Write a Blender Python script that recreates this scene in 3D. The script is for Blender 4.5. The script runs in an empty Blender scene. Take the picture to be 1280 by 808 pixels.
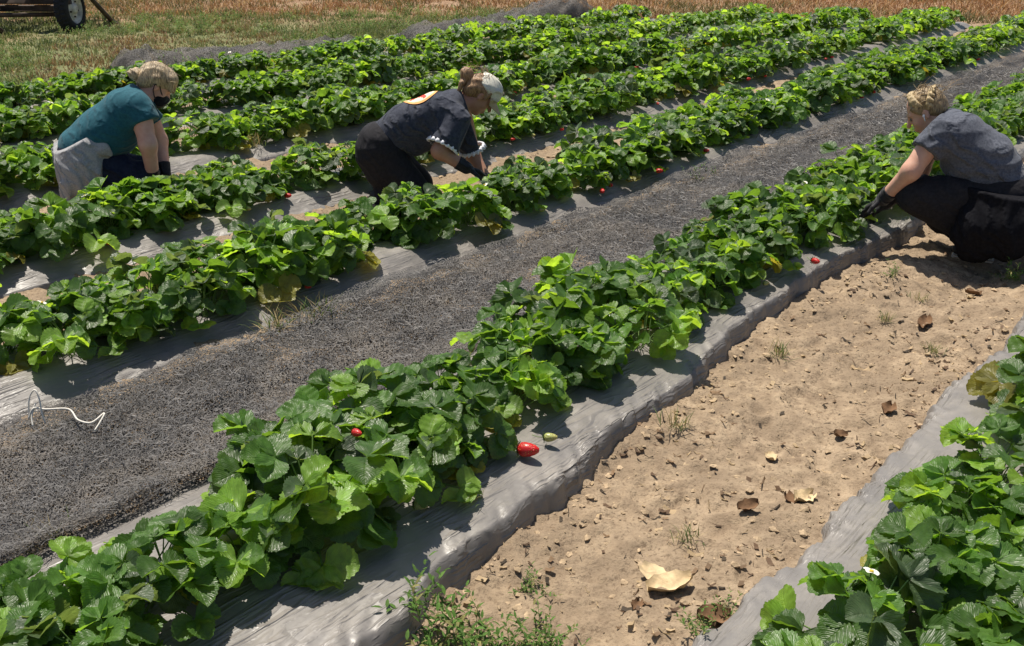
import bpy, math, random
import numpy as np
from mathutils import Vector, Matrix, Quaternion
R = math.radians
random.seed(7); rng = np.random.default_rng(7)
scene = bpy.context.scene
COL = scene.collection

# ------------------------------------------------------------------ camera geometry (real pinhole, metres)
F_PX, CAM_H = 1250.0, 1.75
PITCH = math.atan(530 / F_PX)
THETA = math.atan(1160 / (F_PX / math.cos(PITCH)))
RV = np.array([math.cos(THETA), math.sin(THETA), 0.0])
FV = np.array([-math.sin(THETA), math.cos(THETA), 0.0])
def ray(px, py):
    a = (px - 640) / F_PX; b = -(py - 404) / F_PX
    hf = math.cos(PITCH) + b * math.sin(PITCH)
    return a, hf, -math.sin(PITCH) + b * math.cos(PITCH)
def ground_at(px, py, z=0.0):
    a, hf, dz = ray(px, py); t = (z - CAM_H) / dz
    p = RV * a * t + FV * hf * t
    return float(p[0]), float(p[1])
def depth_of(x, y): return x * FV[0] + y * FV[1]
def to_px(x, y, z):
    r = x * RV[0] + y * RV[1]; f = x * FV[0] + y * FV[1]; u = z - CAM_H
    cz = f * math.cos(PITCH) - u * math.sin(PITCH); cy = f * math.sin(PITCH) + u * math.cos(PITCH)
    return 640 + F_PX * r / cz, 404 - F_PX * cy / cz, cz

cam_d = bpy.data.cameras.new('camera'); cam = bpy.data.objects.new('camera', cam_d); COL.objects.link(cam)
cam_d.sensor_width = 36; cam_d.lens = F_PX / 1280 * 36; cam_d.clip_start = 0.05; cam_d.clip_end = 2000
cam.location = (0, 0, CAM_H); cam.rotation_euler = (math.pi / 2 - PITCH, 0, THETA)
scene.camera = cam

# ------------------------------------------------------------------ light
SUN_EL, SUN_AZ = R(70), R(162)          # towards the sun, azimuth ccw from +X
sd = Vector((math.cos(SUN_AZ) * math.cos(SUN_EL), math.sin(SUN_AZ) * math.cos(SUN_EL), math.sin(SUN_EL)))
w = bpy.data.worlds.new('World'); scene.world = w; w.use_nodes = True
nt = w.node_tree; nt.nodes.clear()
sky = nt.nodes.new('ShaderNodeTexSky'); sky.sky_type = 'NISHITA'; sky.sun_disc = False
sky.sun_elevation = SUN_EL; sky.sun_rotation = math.atan2(sd.x, sd.y); sky.air_density = 1.0; sky.dust_density = 1.5
bg = nt.nodes.new('ShaderNodeBackground'); bg.inputs['Strength'].default_value = 0.072
wo = nt.nodes.new('ShaderNodeOutputWorld'); nt.links.new(sky.outputs[0], bg.inputs[0]); nt.links.new(bg.outputs[0], wo.inputs[0])
sl = bpy.data.lights.new('sun', 'SUN'); sl.energy = 4.8; sl.angle = R(0.53); sl.color = (1.0, 0.93, 0.82)
so = bpy.data.objects.new('sun', sl); COL.objects.link(so); so.rotation_euler = sd.to_track_quat('Z', 'Y').to_euler()
scene.view_settings.view_transform = 'Standard'; scene.view_settings.look = 'None'
scene.view_settings.exposure = 0.48; scene.view_settings.gamma = 1.0
scene.render.engine = 'CYCLES'
cy = scene.cycles
cy.max_bounces = 6; cy.diffuse_bounces = 3; cy.glossy_bounces = 3; cy.transmission_bounces = 4; cy.transparent_max_bounces = 12
cy.use_denoising = True
try: cy.denoiser = 'OPENIMAGEDENOISE'
except Exception: pass
cy.sample_clamp_indirect = 6

# ------------------------------------------------------------------ numpy noise
LAT = np.random.default_rng(11).random((8, 256, 256)).astype(np.float32)
def vnoise(x, y, s=0):
    xi = np.floor(x).astype(int); yi = np.floor(y).astype(int)
    fx = x - xi; fy = y - yi; fx = fx * fx * (3 - 2 * fx); fy = fy * fy * (3 - 2 * fy)
    L = LAT[s % 8]
    a = L[xi & 255, yi & 255]; b = L[(xi + 1) & 255, yi & 255]; c = L[xi & 255, (yi + 1) & 255]; d = L[(xi + 1) & 255, (yi + 1) & 255]
    return (a + (b - a) * fx) * (1 - fy) + (c + (d - c) * fx) * fy
def fbm(x, y, s=0, o=4, g=0.5):
    t = 0; A = 1; T = 0
    for k in range(o):
        t = t + A * (vnoise(x * 2 ** k + 17.3 * k, y * 2 ** k - 9.1 * k, s + k) - 0.5); T += A; A *= g
    return t / T * 2
def sstep(a, b, x):
    t = np.clip((x - a) / (b - a), 0, 1); return t * t * (3 - 2 * t)

# ------------------------------------------------------------------ object helpers
def mesh_obj(name, verts, faces, mat=None, parent=None, smooth=True, col=None, uv=None, mats=None, mi=None):
    me = bpy.data.meshes.new(name)
    verts = np.asarray(verts, dtype=np.float32)
    if isinstance(faces, np.ndarray) and faces.ndim == 2:
        n = faces.shape[1]; nf = len(faces)
        me.vertices.add(len(verts)); me.vertices.foreach_set('co', verts.ravel())
        me.loops.add(nf * n); me.loops.foreach_set('vertex_index', faces.astype(np.int32).ravel())
        me.polygons.add(nf); me.polygons.foreach_set('loop_start', np.arange(0, nf * n, n, dtype=np.int32))
        me.polygons.foreach_set('loop_total', np.full(nf, n, dtype=np.int32)); me.update(calc_edges=True)
    else:
        me.from_pydata([tuple(map(float, v)) for v in verts], [], [tuple(map(int, f)) for f in faces]); me.update()
    if smooth: me.polygons.foreach_set('use_smooth', np.ones(len(me.polygons), dtype=bool))
    if col is not None:
        ca = me.color_attributes.new('tint', 'FLOAT_COLOR', 'POINT')
        c = np.ones((len(verts), 4), dtype=np.float32); c[:, :col.shape[1]] = col; ca.data.foreach_set('color', c.ravel())
    if uv is not None:
        ul = me.uv_layers.new(name='UVMap'); li = np.empty(len(me.loops), dtype=np.int32); me.loops.foreach_get('vertex_index', li)
        ul.data.foreach_set('uv', np.asarray(uv, dtype=np.float32)[li].ravel())
    for m in (mats or ([mat] if mat else [])): me.materials.append(m)
    if mi is not None: me.polygons.foreach_set('material_index', np.asarray(mi, dtype=np.int32))
    me.update()
    o = bpy.data.objects.new(name, me); COL.objects.link(o)
    if parent: o.parent = parent
    return o
def tag(o, label=None, cat=None, group=None, kind=None):
    if label: o['label'] = label
    if cat: o['category'] = cat
    if group: o['group'] = group
    if kind: o['kind'] = kind
    return o
def empty(name, loc, rz=0.0, label=None, cat=None, group=None):
    o = bpy.data.objects.new(name, None); COL.objects.link(o); o.empty_display_size = 0.1
    o.location = loc; o.rotation_euler = (0, 0, rz); return tag(o, label, cat, group)

class MB:
    """collects primitive shapes into one mesh"""
    def __init__(s): s.v = []; s.f = []; s.m = []
    def add(s, v, f, m=0):
        b = len(s.v); s.v += [tuple(p) for p in v]; s.f += [tuple(i + b for i in q) for q in f]; s.m += [m] * len(f)
    def tube(s, pts, rad, n=8, m=0, caps=True):
        pts = [Vector(p) for p in pts]; rad = rad if isinstance(rad, (list, tuple)) else [rad] * len(pts)
        V = []; Fc = []; ref = Vector((0, 0, 1))
        for i, p in enumerate(pts):
            d = (pts[min(i + 1, len(pts) - 1)] - pts[max(i - 1, 0)]).normalized()
            if abs(d.dot(ref)) > 0.95: ref = Vector((1, 0, 0.1)).normalized()
            a = d.cross(ref).normalized(); b = a.cross(d).normalized()
            for k in range(n):
                t = 2 * math.pi * k / n; V.append(p + (a * math.cos(t) + b * math.sin(t)) * rad[i])
        for i in range(len(pts) - 1):
            for k in range(n):
                Fc.append((i * n + k, i * n + (k + 1) % n, (i + 1) * n + (k + 1) % n, (i + 1) * n + k))
        if caps: Fc.append(tuple(range(n))[::-1]); Fc.append(tuple((len(pts) - 1) * n + k for k in range(n)))
        s.add(V, Fc, m)
    def box(s, c, size, rot=None, m=0, bev=0.0):
        hx, hy, hz = [q / 2 for q in size]; M = rot or Matrix.Identity(3); b = min(bev, hx * .9, hy * .9, hz * .9)
        V = []; idx = {}
        if b <= 0:
            V = [Vector(c) + M @ Vector((x * hx, y * hy, z * hz)) for x in (-1, 1) for y in (-1, 1) for z in (-1, 1)]
            Fc = [(0, 1, 3, 2), (4, 6, 7, 5), (0, 4, 5, 1), (2, 3, 7, 6), (0, 2, 6, 4), (1, 5, 7, 3)]
            s.add(V, Fc, m); return
        import itertools
        for sg in itertools.product((-1, 1), repeat=3):
            for ax in range(3):
                q = [sg[0] * (hx - b), sg[1] * (hy - b), sg[2] * (hz - b)]; q[ax] = sg[ax] * (hx, hy, hz)[ax]
                idx[(sg, ax)] = len(V); V.append(Vector(c) + M @ Vector(q))
        Fc = []
        for ax in range(3):
            o1, o2 = [k for k in range(3) if k != ax]
            for sgn in (-1, 1):
                q = []
                for (u, v_) in ((-1, -1), (1, -1), (1, 1), (-1, 1)):
                    sg = [0, 0, 0]; sg[ax] = sgn; sg[o1] = u; sg[o2] = v_; q.append(idx[(tuple(sg), ax)])
                flip = (sgn > 0) == (ax == 1)
                Fc.append(tuple(q[::-1] if flip else q))
        for ax in range(3):
            o1, o2 = [k for k in range(3) if k != ax]
            for u in (-1, 1):
                for v_ in (-1, 1):
                    A = [0, 0, 0]; A[o1] = u; A[o2] = v_; B = list(A); A[ax] = -1; B[ax] = 1
                    Fc.append((idx[(tuple(A), o1)], idx[(tuple(B), o1)], idx[(tuple(B), o2)], idx[(tuple(A), o2)]))
        for sg in itertools.product((-1, 1), repeat=3): Fc.append(tuple(idx[(sg, ax)] for ax in range(3)))
        s.add(V, Fc, m)
    def lathe(s, prof, c=(0, 0, 0), M=None, n=24, m=0, closed=True):
        M = M or Matrix.Identity(3); V = []; Fc = []
        for (r_, z_) in prof:
            for k in range(n):
                t = 2 * math.pi * k / n; V.append(Vector(c) + M @ Vector((r_ * math.cos(t), r_ * math.sin(t), z_)))
        P = len(prof)
        for i in range(P if closed else P - 1):
            j = (i + 1) % P
            for k in range(n): Fc.append((i * n + k, i * n + (k + 1) % n, j * n + (k + 1) % n, j * n + k))
        s.add(V, Fc, m)
    def build(s, name, mat=None, parent=None, smooth=True, mats=None):
        return mesh_obj(name, s.v, s.f, mat, parent, smooth, mats=mats, mi=s.m if mats else None)

# ------------------------------------------------------------------ materials
def new_mat(name):
    m = bpy.data.materials.new(name); m.use_nodes = True; t = m.node_tree; t.nodes.clear()
    return m, t
class NT:
    def __init__(s, name):
        s.m, s.t = new_mat(name); s.out = s.n('ShaderNodeOutputMaterial')
    def n(s, kind, **kw):
        x = s.t.nodes.new(kind)
        for k, v in kw.items(): setattr(x, k, v)
        return x
    def l(s, a, b): s.t.links.new(a, b)
    def put(s, sock, v):
        if hasattr(v, 'is_linked') or isinstance(v, bpy.types.NodeSocket): s.l(v, sock)
        else: sock.default_value = v
    def coord(s, which='Object'): return s.n('ShaderNodeTexCoord').outputs[which]
    def pos(s): return s.n('ShaderNodeNewGeometry').outputs['Position']
    def mapping(s, v, sc=(1, 1, 1), rot=(0, 0, 0)):
        x = s.n('ShaderNodeMapping'); s.l(v, x.inputs[0]); x.inputs['Scale'].default_value = sc; x.inputs['Rotation'].default_value = rot; return x.outputs[0]
    def noise(s, v, scale, detail=4, rough=.55, dist=0):
        x = s.n('ShaderNodeTexNoise'); s.l(v, x.inputs['Vector']); x.inputs['Scale'].default_value = scale
        x.inputs['Detail'].default_value = detail; x.inputs['Roughness'].default_value = rough; x.inputs['Distortion'].default_value = dist; return x.outputs['Fac']
    def ramp(s, f, stops):
        x = s.n('ShaderNodeValToRGB'); s.l(f, x.inputs[0]); e = x.color_ramp.elements
        while len(e) < len(stops): e.new(0.5)
        for q, (p, c) in zip(e, stops):
            q.position = p; q.color = (c, c, c, 1) if isinstance(c, (int, float)) else (*c, 1)
        return x.outputs[0]
    def mix(s, f, a, b, mode='MIX'):
        x = s.n('ShaderNodeMix', data_type='RGBA', blend_type=mode); s.put(x.inputs[0], f)
        s.put(x.inputs[6], a if not isinstance(a, tuple) else (*a[:3], 1)); s.put(x.inputs[7], b if not isinstance(b, tuple) else (*b[:3], 1)); return x.outputs[2]
    def math(s, op, a, b=0.0, c=0.0):
        x = s.n('ShaderNodeMath', operation=op); s.put(x.inputs[0], a); s.put(x.inputs[1], b); s.put(x.inputs[2], c); return x.outputs[0]
    def bump(s, h, strength=.5, dist=.01, nrm=None):
        x = s.n('ShaderNodeBump'); s.l(h, x.inputs['Height']); x.inputs['Strength'].default_value = strength; x.inputs['Distance'].default_value = dist
        if nrm: s.l(nrm, x.inputs['Normal'])
        return x.outputs[0]
    def bsdf(s, col, rough=.5, spec=.5, metal=0.0, nrm=None, **kw):
        x = s.n('ShaderNodeBsdfPrincipled'); s.put(x.inputs['Base Color'], col if not isinstance(col, tuple) else (*col[:3], 1))
        s.put(x.inputs['Roughness'], rough); s.put(x.inputs['Specular IOR Level'], spec); x.inputs['Metallic'].default_value = metal
        if nrm: s.l(nrm, x.inputs['Normal'])
        for k, v in kw.items(): s.put(x.inputs[k], v)
        return x.outputs[0]
    def done(s, sh): s.l(sh, s.out.inputs['Surface']); return s.m
    def attr(s, name='tint'): x = s.n('ShaderNodeAttribute'); x.attribute_name = name; return x

def simple(name, col, rough=.6, spec=.4, metal=0.0, vary=.25, scale=20, bump=0.0, bscale=60, bdist=.004):
    t = NT(name); c = t.coord(); n = t.noise(c, scale)
    lo = tuple(q * (1 - vary) for q in col); hi = tuple(q * (1 + vary) for q in col)
    k = t.ramp(n, [(.3, lo), (.7, hi)])
    nr = t.bump(t.noise(c, bscale, 3), bump, bdist) if bump else None
    return t.done(t.bsdf(k, rough, spec, metal, nr))

def leaf_material(name, mult=1.0):
    t = NT(name); a = t.attr(); uv = t.n('ShaderNodeUVMap').outputs[0]
    sx = t.n('ShaderNodeSeparateXYZ'); t.l(uv, sx.inputs[0]); S, T = sx.outputs[0], sx.outputs[1]
    aT = t.math('ABSOLUTE', T)
    ph = t.math('MULTIPLY', t.math('SUBTRACT', S, t.math('MULTIPLY', aT, .42)), 50.0)
    vein = t.math('SINE', ph)
    pv = t.math('POWER', t.math('MULTIPLY_ADD', vein, .5, .5), 6.0)
    mid = t.math('SUBTRACT', 1.0, t.math('MINIMUM', t.math('MULTIPLY', aT, 14.0), 1.0))
    vv = t.math('MAXIMUM', t.math('MULTIPLY', pv, t.math('SUBTRACT', 1.0, t.math('MULTIPLY', aT, .6))), mid)
    c = t.coord('Object'); nz = t.noise(c, 45, 3)
    base = t.mix(1.0, a.outputs['Color'], t.ramp(nz, [(.3, .75), (.7, 1.2)]), 'MULTIPLY')
    upper = t.mix(t.math('MULTIPLY', vv, .4), base, t.mix(1.0, base, (1.8, 1.55, 1.6), 'MULTIPLY'))
    h = t.math('SUBTRACT', t.math('MULTIPLY', vein, .35), vv)
    h = t.math('ADD', h, t.math('MULTIPLY', t.noise(c, 60, 2), .8))
    nr = t.bump(h, .38, .0036)
    p = t.bsdf(upper, t.ramp(nz, [(.3, .31), (.7, .52)]), .5, 0, nr)
    tr = t.n('ShaderNodeBsdfTranslucent'); t.l(t.mix(1.0, base, (4.2, 3.5, 1.5), 'MULTIPLY'), tr.inputs[0]); t.l(nr, tr.inputs['Normal'])
    mx = t.n('ShaderNodeMixShader'); mx.inputs[0].default_value = .42; t.l(p, mx.inputs[1]); t.l(tr.outputs[0], mx.inputs[2])
    return t.done(mx.outputs[0])
M_LEAF = leaf_material('strawberry_leaf')
M_STEM = simple('petiole_green', (.12, .2, .05), .5, .4, vary=.3)
M_PETAL = simple('white_petal', (.66, .66, .6), .6, .3, vary=.05)
M_YEL = simple('flower_centre', (.6, .45, .06), .7, .2)

def berry_material(name, c1, c2, seed):
    t = NT(name); c = t.coord(); v = t.n('ShaderNodeTexVoronoi'); t.l(c, v.inputs['Vector']); v.inputs['Scale'].default_value = 190
    d = v.outputs['Distance']; z = t.n('ShaderNodeSeparateXYZ'); t.l(c, z.inputs[0])
    g = t.ramp(t.math('MULTIPLY_ADD', z.outputs[2], -22.0, .05), [(.1, c2), (.65, c1)])
    k = t.mix(t.ramp(d, [(.14, 1.0), (.24, 0.0)]), g, seed)
    nr = t.bump(t.ramp(d, [(.1, 0.0), (.45, 1.0)]), .7, .003)
    return t.done(t.bsdf(k, .36, .45, 0, nr))
M_RED = berry_material('ripe_berry', (.52, .012, .012), (.42, .012, .014), (.6, .35, .08))
M_UNRIPE = berry_material('unripe_berry', (.42, .38, .12), (.33, .36, .12), (.4, .3, .1))

def film_material():
    t = NT('plastic_mulch'); p = t.pos()
    big = t.noise(p, 3.0, 5); dust = t.noise(p, 9.0, 6, .65); fine = t.noise(p, 120, 3)
    q = t.mapping(p, (26, 5.5, 26), (0, 0, R(-33))); wr = t.noise(q, 1.0, 4, .6, .6)
    q2 = t.mapping(p, (60, 11, 60), (0, 0, R(-22))); wr2 = t.noise(q2, 1.0, 3, .6, .4)
    col = t.mix(t.ramp(dust, [(.42, 0.0), (.7, .8)]), (.178, .165, .154), (.25, .228, .204))
    col = t.mix(t.ramp(big, [(.35, .22), (.6, 0.0)]), col, (.11, .105, .10))
    hh = t.math('ADD', t.ramp(wr, [(.56, 0.0), (.68, 1.0)]), t.math('MULTIPLY', t.ramp(wr2, [(.54, 0.0), (.66, 1.0)]), .45))
    nr = t.bump(hh, .3, .006)
    for sc_, rot_, st_ in (((13, 1.7, 13), -38, .6), ((20, 2.2, 20), -24, .4)):
        cr = t.noise(t.mapping(p, sc_, (0, 0, R(rot_))), 1.0, 2, .5, .5)
        ln_ = t.ramp(t.math('ABSOLUTE', t.math('SUBTRACT', cr, .5)), [(0.0, 1.0), (.055, 0.0)])
        nr = t.bump(t.math('MULTIPLY', ln_, t.ramp(t.noise(p, 4.5, 2), [(.42, 0.0), (.56, 1.0)])), st_, .008, nr)
    return t.done(t.bsdf(col, t.ramp(dust, [(.4, .38), (.7, .58)]), .5, 0, nr))
M_FILM = film_material()

def net_material():
    t = NT('black_netting'); p = t.coord('Object')
    nz = t.n('ShaderNodeTexNoise'); t.l(p, nz.inputs['Vector']); nz.inputs['Scale'].default_value = 14; nz.inputs['Detail'].default_value = 3
    wv = t.n('ShaderNodeVectorMath', operation='MULTIPLY_ADD'); t.l(nz.outputs['Color'], wv.inputs[0]); wv.inputs[1].default_value = (.09, .09, .09); t.l(p, wv.inputs[2])
    v = t.n('ShaderNodeTexVoronoi', feature='DISTANCE_TO_EDGE'); t.l(wv.outputs[0], v.inputs['Vector']); v.inputs['Scale'].default_value = 80; v.inputs['Randomness'].default_value = .8
    th = t.ramp(v.outputs['Distance'], [(.085, 1.0), (.13, 0.0)])
    tw = t.noise(p, 150, 2)
    col = t.ramp(tw, [(.38, (.022, .021, .02)), (.68, (.13, .122, .118))])
    col = t.mix(t.ramp(t.noise(p, 3.2, 4), [(.42, 0.0), (.68, .75)]), col, (.17, .145, .118)); col = t.mix(t.ramp(t.noise(p, 1.7, 3), [(.36, .6), (.52, 0.0)]), col, (.03, .028, .027))
    b = t.bsdf(col, .5, .45, 0, t.bump(tw, .8, .01))
    tr = t.n('ShaderNodeBsdfTransparent'); mx = t.n('ShaderNodeMixShader'); t.l(th, mx.inputs[0]); t.l(tr.outputs[0], mx.inputs[1]); t.l(b, mx.inputs[2])
    return t.done(mx.outputs[0])
M_NET = net_material()

def ground_material():
    t = NT('field_ground'); p = t.pos(); a = t.attr('tint'); s = t.n('ShaderNodeSeparateColor'); t.l(a.outputs['Color'], s.inputs[0])
    big = t.noise(p, 2.2, 5); mid = t.noise(p, 14, 5, .6); fine = t.noise(p, 70, 4, .65)
    soil = t.mix(t.ramp(mid, [(.35, 0.0), (.65, 1.0)]), (.225, .165, .11), (.40, .305, .205))
    soil = t.mix(t.ramp(big, [(.36, .8), (.62, 0.0)]), soil, (.22, .165, .112))
    soil = t.mix(t.ramp(fine, [(.33, .85), (.47, 0.0)]), soil, (.14, .1, .066))  # fine-noise pits coloured darker, small shadows of the rough soil painted in
    grass = t.mix(t.ramp(mid, [(.35, 0.0), (.65, 1.0)]), (.10, .13, .05), (.21, .20, .10))
    dry = t.mix(t.ramp(mid, [(.35, 0.0), (.65, 1.0)]), (.20, .12, .07), (.34, .235, .15))
    col = t.mix(s.outputs[0], soil, grass); col = t.mix(s.outputs[1], col, dry)
    h = t.math('ADD', mid, t.math('MULTIPLY', fine, .55))
    return t.done(t.bsdf(col, .92, .15, 0, t.bump(h, .8, .02)))
M_GROUND = ground_material()
def tint_mat(name, rough=.7, transl=.25, spec=.3):
    t = NT(name); a = t.attr(); p = t.bsdf(a.outputs['Color'], rough, spec)
    tr = t.n('ShaderNodeBsdfTranslucent'); t.l(t.mix(1.0, a.outputs['Color'], (1.6, 1.6, 1.2), 'MULTIPLY'), tr.inputs[0])
    mx = t.n('ShaderNodeMixShader'); mx.inputs[0].default_value = transl; t.l(p, mx.inputs[1]); t.l(tr.outputs[0], mx.inputs[2]); return t.done(mx.outputs[0])
M_GRASS = tint_mat('grass_blades')
M_CLOD = simple('soil_clod', (.36, .27, .175), .95, .1, vary=.4, scale=30, bump=.6, bscale=90, bdist=.006)

# ------------------------------------------------------------------ field layout (x across the rows, y along them)
def edge_A(y): return np.interp(y, [0, 1.2, 1.7, 2.2, 2.9, 3.6, 4.5, 30], [-1.42, -1.46, -1.56, -1.63, -1.72, -1.80, -1.82, -1.82])
END_D = 15.75
BEDS = {  # name: (left edge, right edge, plant line centre, y start, y end)
    'R': (-0.95, -0.02, -0.44, 0.6, 9.0), 'A': (-2.56, None, -2.13, 0.2, 16.5), 'B': (-4.10, -3.42, -3.77, 0.4, 16.8),
    'C': (-5.40, -4.70, -5.06, 1.0, 16.0), 'D': (-6.75, -6.05, -6.40, 1.6, 16), 'E': (-8.10, -7.42, -7.77, 2.2, 15.5), 'F': (-9.45, -8.75, -9.10, 2.8, 15.0)}
SLOPE = {'D': .018, 'E': .034, 'F': .046}
def row_off(nm, y): return SLOPE.get(nm, 0.0) * (y - 3.5)
def bed_end(xc): return (END_D - xc * FV[0]) / FV[1]
BED_H = 0.105
def ground_h(x, y):
    z = fbm(x * 1.3, y * 1.3, 1, 3) * .03 - .035 * np.exp(-((x + 1.32) / .2) ** 2) + .02 * fbm(x * 3.1, y * 2.7, 6, 2) + fbm(x * 6, y * 6, 3, 4, .6) * .034
    r_ = 1 - np.abs(fbm(x * 11, y * 9, 5, 3)); z = z + (r_ - .7) * .026
    z = z + fbm(x * 34, y * 34, 2, 3, .65) * .014
    return z
def axis(segs):
    out = []
    for a, b, st in segs: out.append(np.arange(a, b - 1e-6, st))
    return np.concatenate(out + [np.array([segs[-1][1]])])
gx = axis([(-400, -60, 34), (-60, -24, 3), (-24, -10, .25), (-10, -4.8, .08), (-4.8, -2, .04), (-2, -.7, .013), (-.7, 3, .15), (3, 30, 3), (30, 400, 37)])
gy = axis([(-200, -10, 19), (-10, .5, .7), (.5, 1.2, .04), (1.2, 6, .013), (6, 9, .03), (9, 17, .08), (17, 26, .3), (26, 60, 3), (60, 500, 40)])
X, Y = np.meshgrid(gx, gy, indexing='ij')
Z = ground_h(X, Y)
d_ = X * FV[0] + Y * FV[1]
gz = sstep(-9.6, -10.6, X - .046 * (Y - 3.5) + .5 * fbm(X * .8, Y * .8, 2, 3)); dz_ = sstep(15.7, 16.4, d_ + .8 * fbm(X * .5, Y * .5, 4, 3))
dz_ = np.maximum(dz_, .5 * sstep(.15, .5, fbm(X * .7 + 5, Y * .7, 6, 3)) * gz)
idx = np.arange(X.size).reshape(X.shape)
fc = np.stack([idx[:-1, :-1], idx[1:, :-1], idx[1:, 1:], idx[:-1, 1:]], -1).reshape(-1, 4)
g = mesh_obj('ground', np.stack([X, Y, Z], -1).reshape(-1, 3), fc, M_GROUND, col=np.stack([gz, dz_, gz * 0], -1).reshape(-1, 3))
tag(g, 'tan dry soil of the strawberry field and its grassy margin', 'ground', kind='structure')

# ------------------------------------------------------------------ beds under plastic film
def bed_z(name, x, y):
    L_, R_, c, y0, y1 = BEDS[name]; x = x - row_off(name, y)
    re = edge_A(y) if R_ is None else R_
    u = 2 * (x - L_) / (re - L_) - 1
    if name in 'AR': return BED_H * (1 - .52 * u * u) * (1 - sstep(.91, 1.0, np.abs(u)))
    return BED_H * .8 * (1 - sstep(.45, 1.05, np.abs(u)))
BED_LABEL = {
    'A': 'long plastic covered bed whose lit grey film flank runs along the bare dirt path',
    'R': 'plastic covered bed at the right corner, pale grey film sloping to the dirt path',
    'B': 'plastic covered bed just behind the strip of bunched black netting',
    'C': 'plastic covered bed between the bending woman in the cap and the woman in teal',
    'D': 'plastic covered bed directly behind the kneeling woman in the teal shirt',
    'E': 'plastic covered bed second from the grassy margin, film mostly hidden by leaves',
    'F': 'plastic covered bed bordering the grassy margin and the heaps of old netting'}
def make_bed(name):
    L_, R_, c, y0, y1 = BEDS[name]
    y1 = min(y1, bed_end(c + row_off(name, 13)))
    near = name in 'AR'
    st = .014 if near else .03
    ys = axis([(y0, 6.5, st), (6.5, y1, .04)]) if (near and y1 > 7) else np.arange(y0, y1, st if near else .035)
    us = np.concatenate([np.linspace(-1, -.76, 20 if near else 14), np.linspace(-.74, .70, 40 if near else 22), np.linspace(.72, 1, 34 if near else 14)])
    U, YY = np.meshgrid(us, ys, indexing='ij')
    k = ord(name) % 8
    re = edge_A(YY) if R_ is None else np.full_like(YY, R_); le = np.full_like(YY, L_)
    wob = fbm(YY * 1.7, YY * 0 + k, k, 3) * .05 + fbm(YY * 7, YY * 0 + 3 + k, k, 2) * .008
    wob2 = fbm(YY * 1.7, YY * 0 + k + 20, k, 3) * .05 + fbm(YY * 7, YY * 0 + 33 + k, k, 2) * .018
    if near: wob = wob * 1.7
    re = re + wob + row_off(name, YY); le = le - wob2 + row_off(name, YY)
    XX = (le + re) / 2 + U * (re - le) / 2
    top = BED_H * (1 + .14 * fbm(YY * .9, YY * 0 + 7 + k, k, 3))
    ZZ = top * (1 - .52 * U * U) * (1 - sstep(.91, 1.0, np.abs(U))) - .04 * sstep(.95, 1.0, np.abs(U))
    if not near: ZZ = top * .8 * (1 - sstep(.45, 1.05, np.abs(U))) - .03 * sstep(.95, 1.0, np.abs(U))
    ZZ = ZZ + fbm(XX * 2.4, YY * 1.9, k, 2) * .010
    # creases: stretched ridges, diagonal on the top, straight down on the flank
    a = R(27); ca, sa = math.cos(a), math.sin(a)
    p = (XX * ca + YY * sa); q = (-XX * sa + YY * ca)
    rid = 1 - np.abs(fbm(p * 14 + 3 * k, q * 2.8, k + 1, 3)) * 2.2
    ZZ = ZZ + np.clip(rid, 0, 1) ** 3 * .006 * (1 - sstep(.9, 1, np.abs(U))) * sstep(-.15, .3, fbm(XX * 3 + 9, YY * 2, k, 2))
    fl = sstep(.74, .93, np.abs(U)) * (1 - .5 * sstep(.93, 1, np.abs(U)))
    rid2 = 1 - np.abs(fbm(YY * 17 + XX * 12, XX * 2.0 + k + YY * 1.5, k + 2, 3)) * 3.2
    dd = np.clip(rid2, -.5, 1) * .010 * fl
    ZZ = ZZ + dd * .8; XX = XX + np.sign(U) * dd
    idx = np.arange(U.size).reshape(U.shape)
    fc = np.stack([idx[:-1, :-1], idx[1:, :-1], idx[1:, 1:], idx[:-1, 1:]], -1).reshape(-1, 4)
    o = mesh_obj('plastic_covered_bed', np.stack([XX, YY, ZZ], -1).reshape(-1, 3), fc, M_FILM)
    tag(o, BED_LABEL[name], 'planting bed', 'plastic covered planting beds')
for b in BEDS: make_bed(b)

# ------------------------------------------------------------------ netting bunched in the furrow
def net_sheet(xa, xb, y0, y1, zf, layers, dens=.02, seed=0):
    V = []; Fc = []; base = 0
    for k in range(layers):
        xs = np.arange(xa, xb, dens); ys = np.arange(y0, y1, dens * 1.3)
        XX, YY = np.meshgrid(xs, ys, indexing='ij')
        ZZ = zf(XX, YY) + k * .014 + fbm(XX * 5 + 10 * k, YY * 4, k + seed, 3) * .02 + fbm(XX * 22, YY * 20 + 7 * k, k + 2 + seed, 2) * .011
        e = fbm(YY * 2.5, YY * 0 + k + seed, 3, 3) * .06
        XX = XX + e
        idx = np.arange(XX.size).reshape(XX.shape) + base
        V.append(np.stack([XX, YY, ZZ], -1).reshape(-1, 3)); base += XX.size
        Fc.append(np.stack([idx[:-1, :-1], idx[1:, :-1], idx[1:, 1:], idx[:-1, 1:]], -1).reshape(-1, 4))
    return np.concatenate(V), np.concatenate(Fc)
def zf_main(x, y):
    u = (x + 2.97) / .42
    return .02 + .03 * np.abs(u) ** 2.5 + .035 * np.clip(1 - np.abs(fbm(x * 5.5 + .5 * fbm(y * .9, x * 2, 1, 2), y * .8, 2, 2)) * 3.2, 0, 1) ** 2 + .035 * np.maximum(fbm(x * 2.2, y * 1.1, 5, 3), -.3)
v, f = net_sheet(-3.35, -2.45, .35, 15.0, zf_main, 3)
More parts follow.
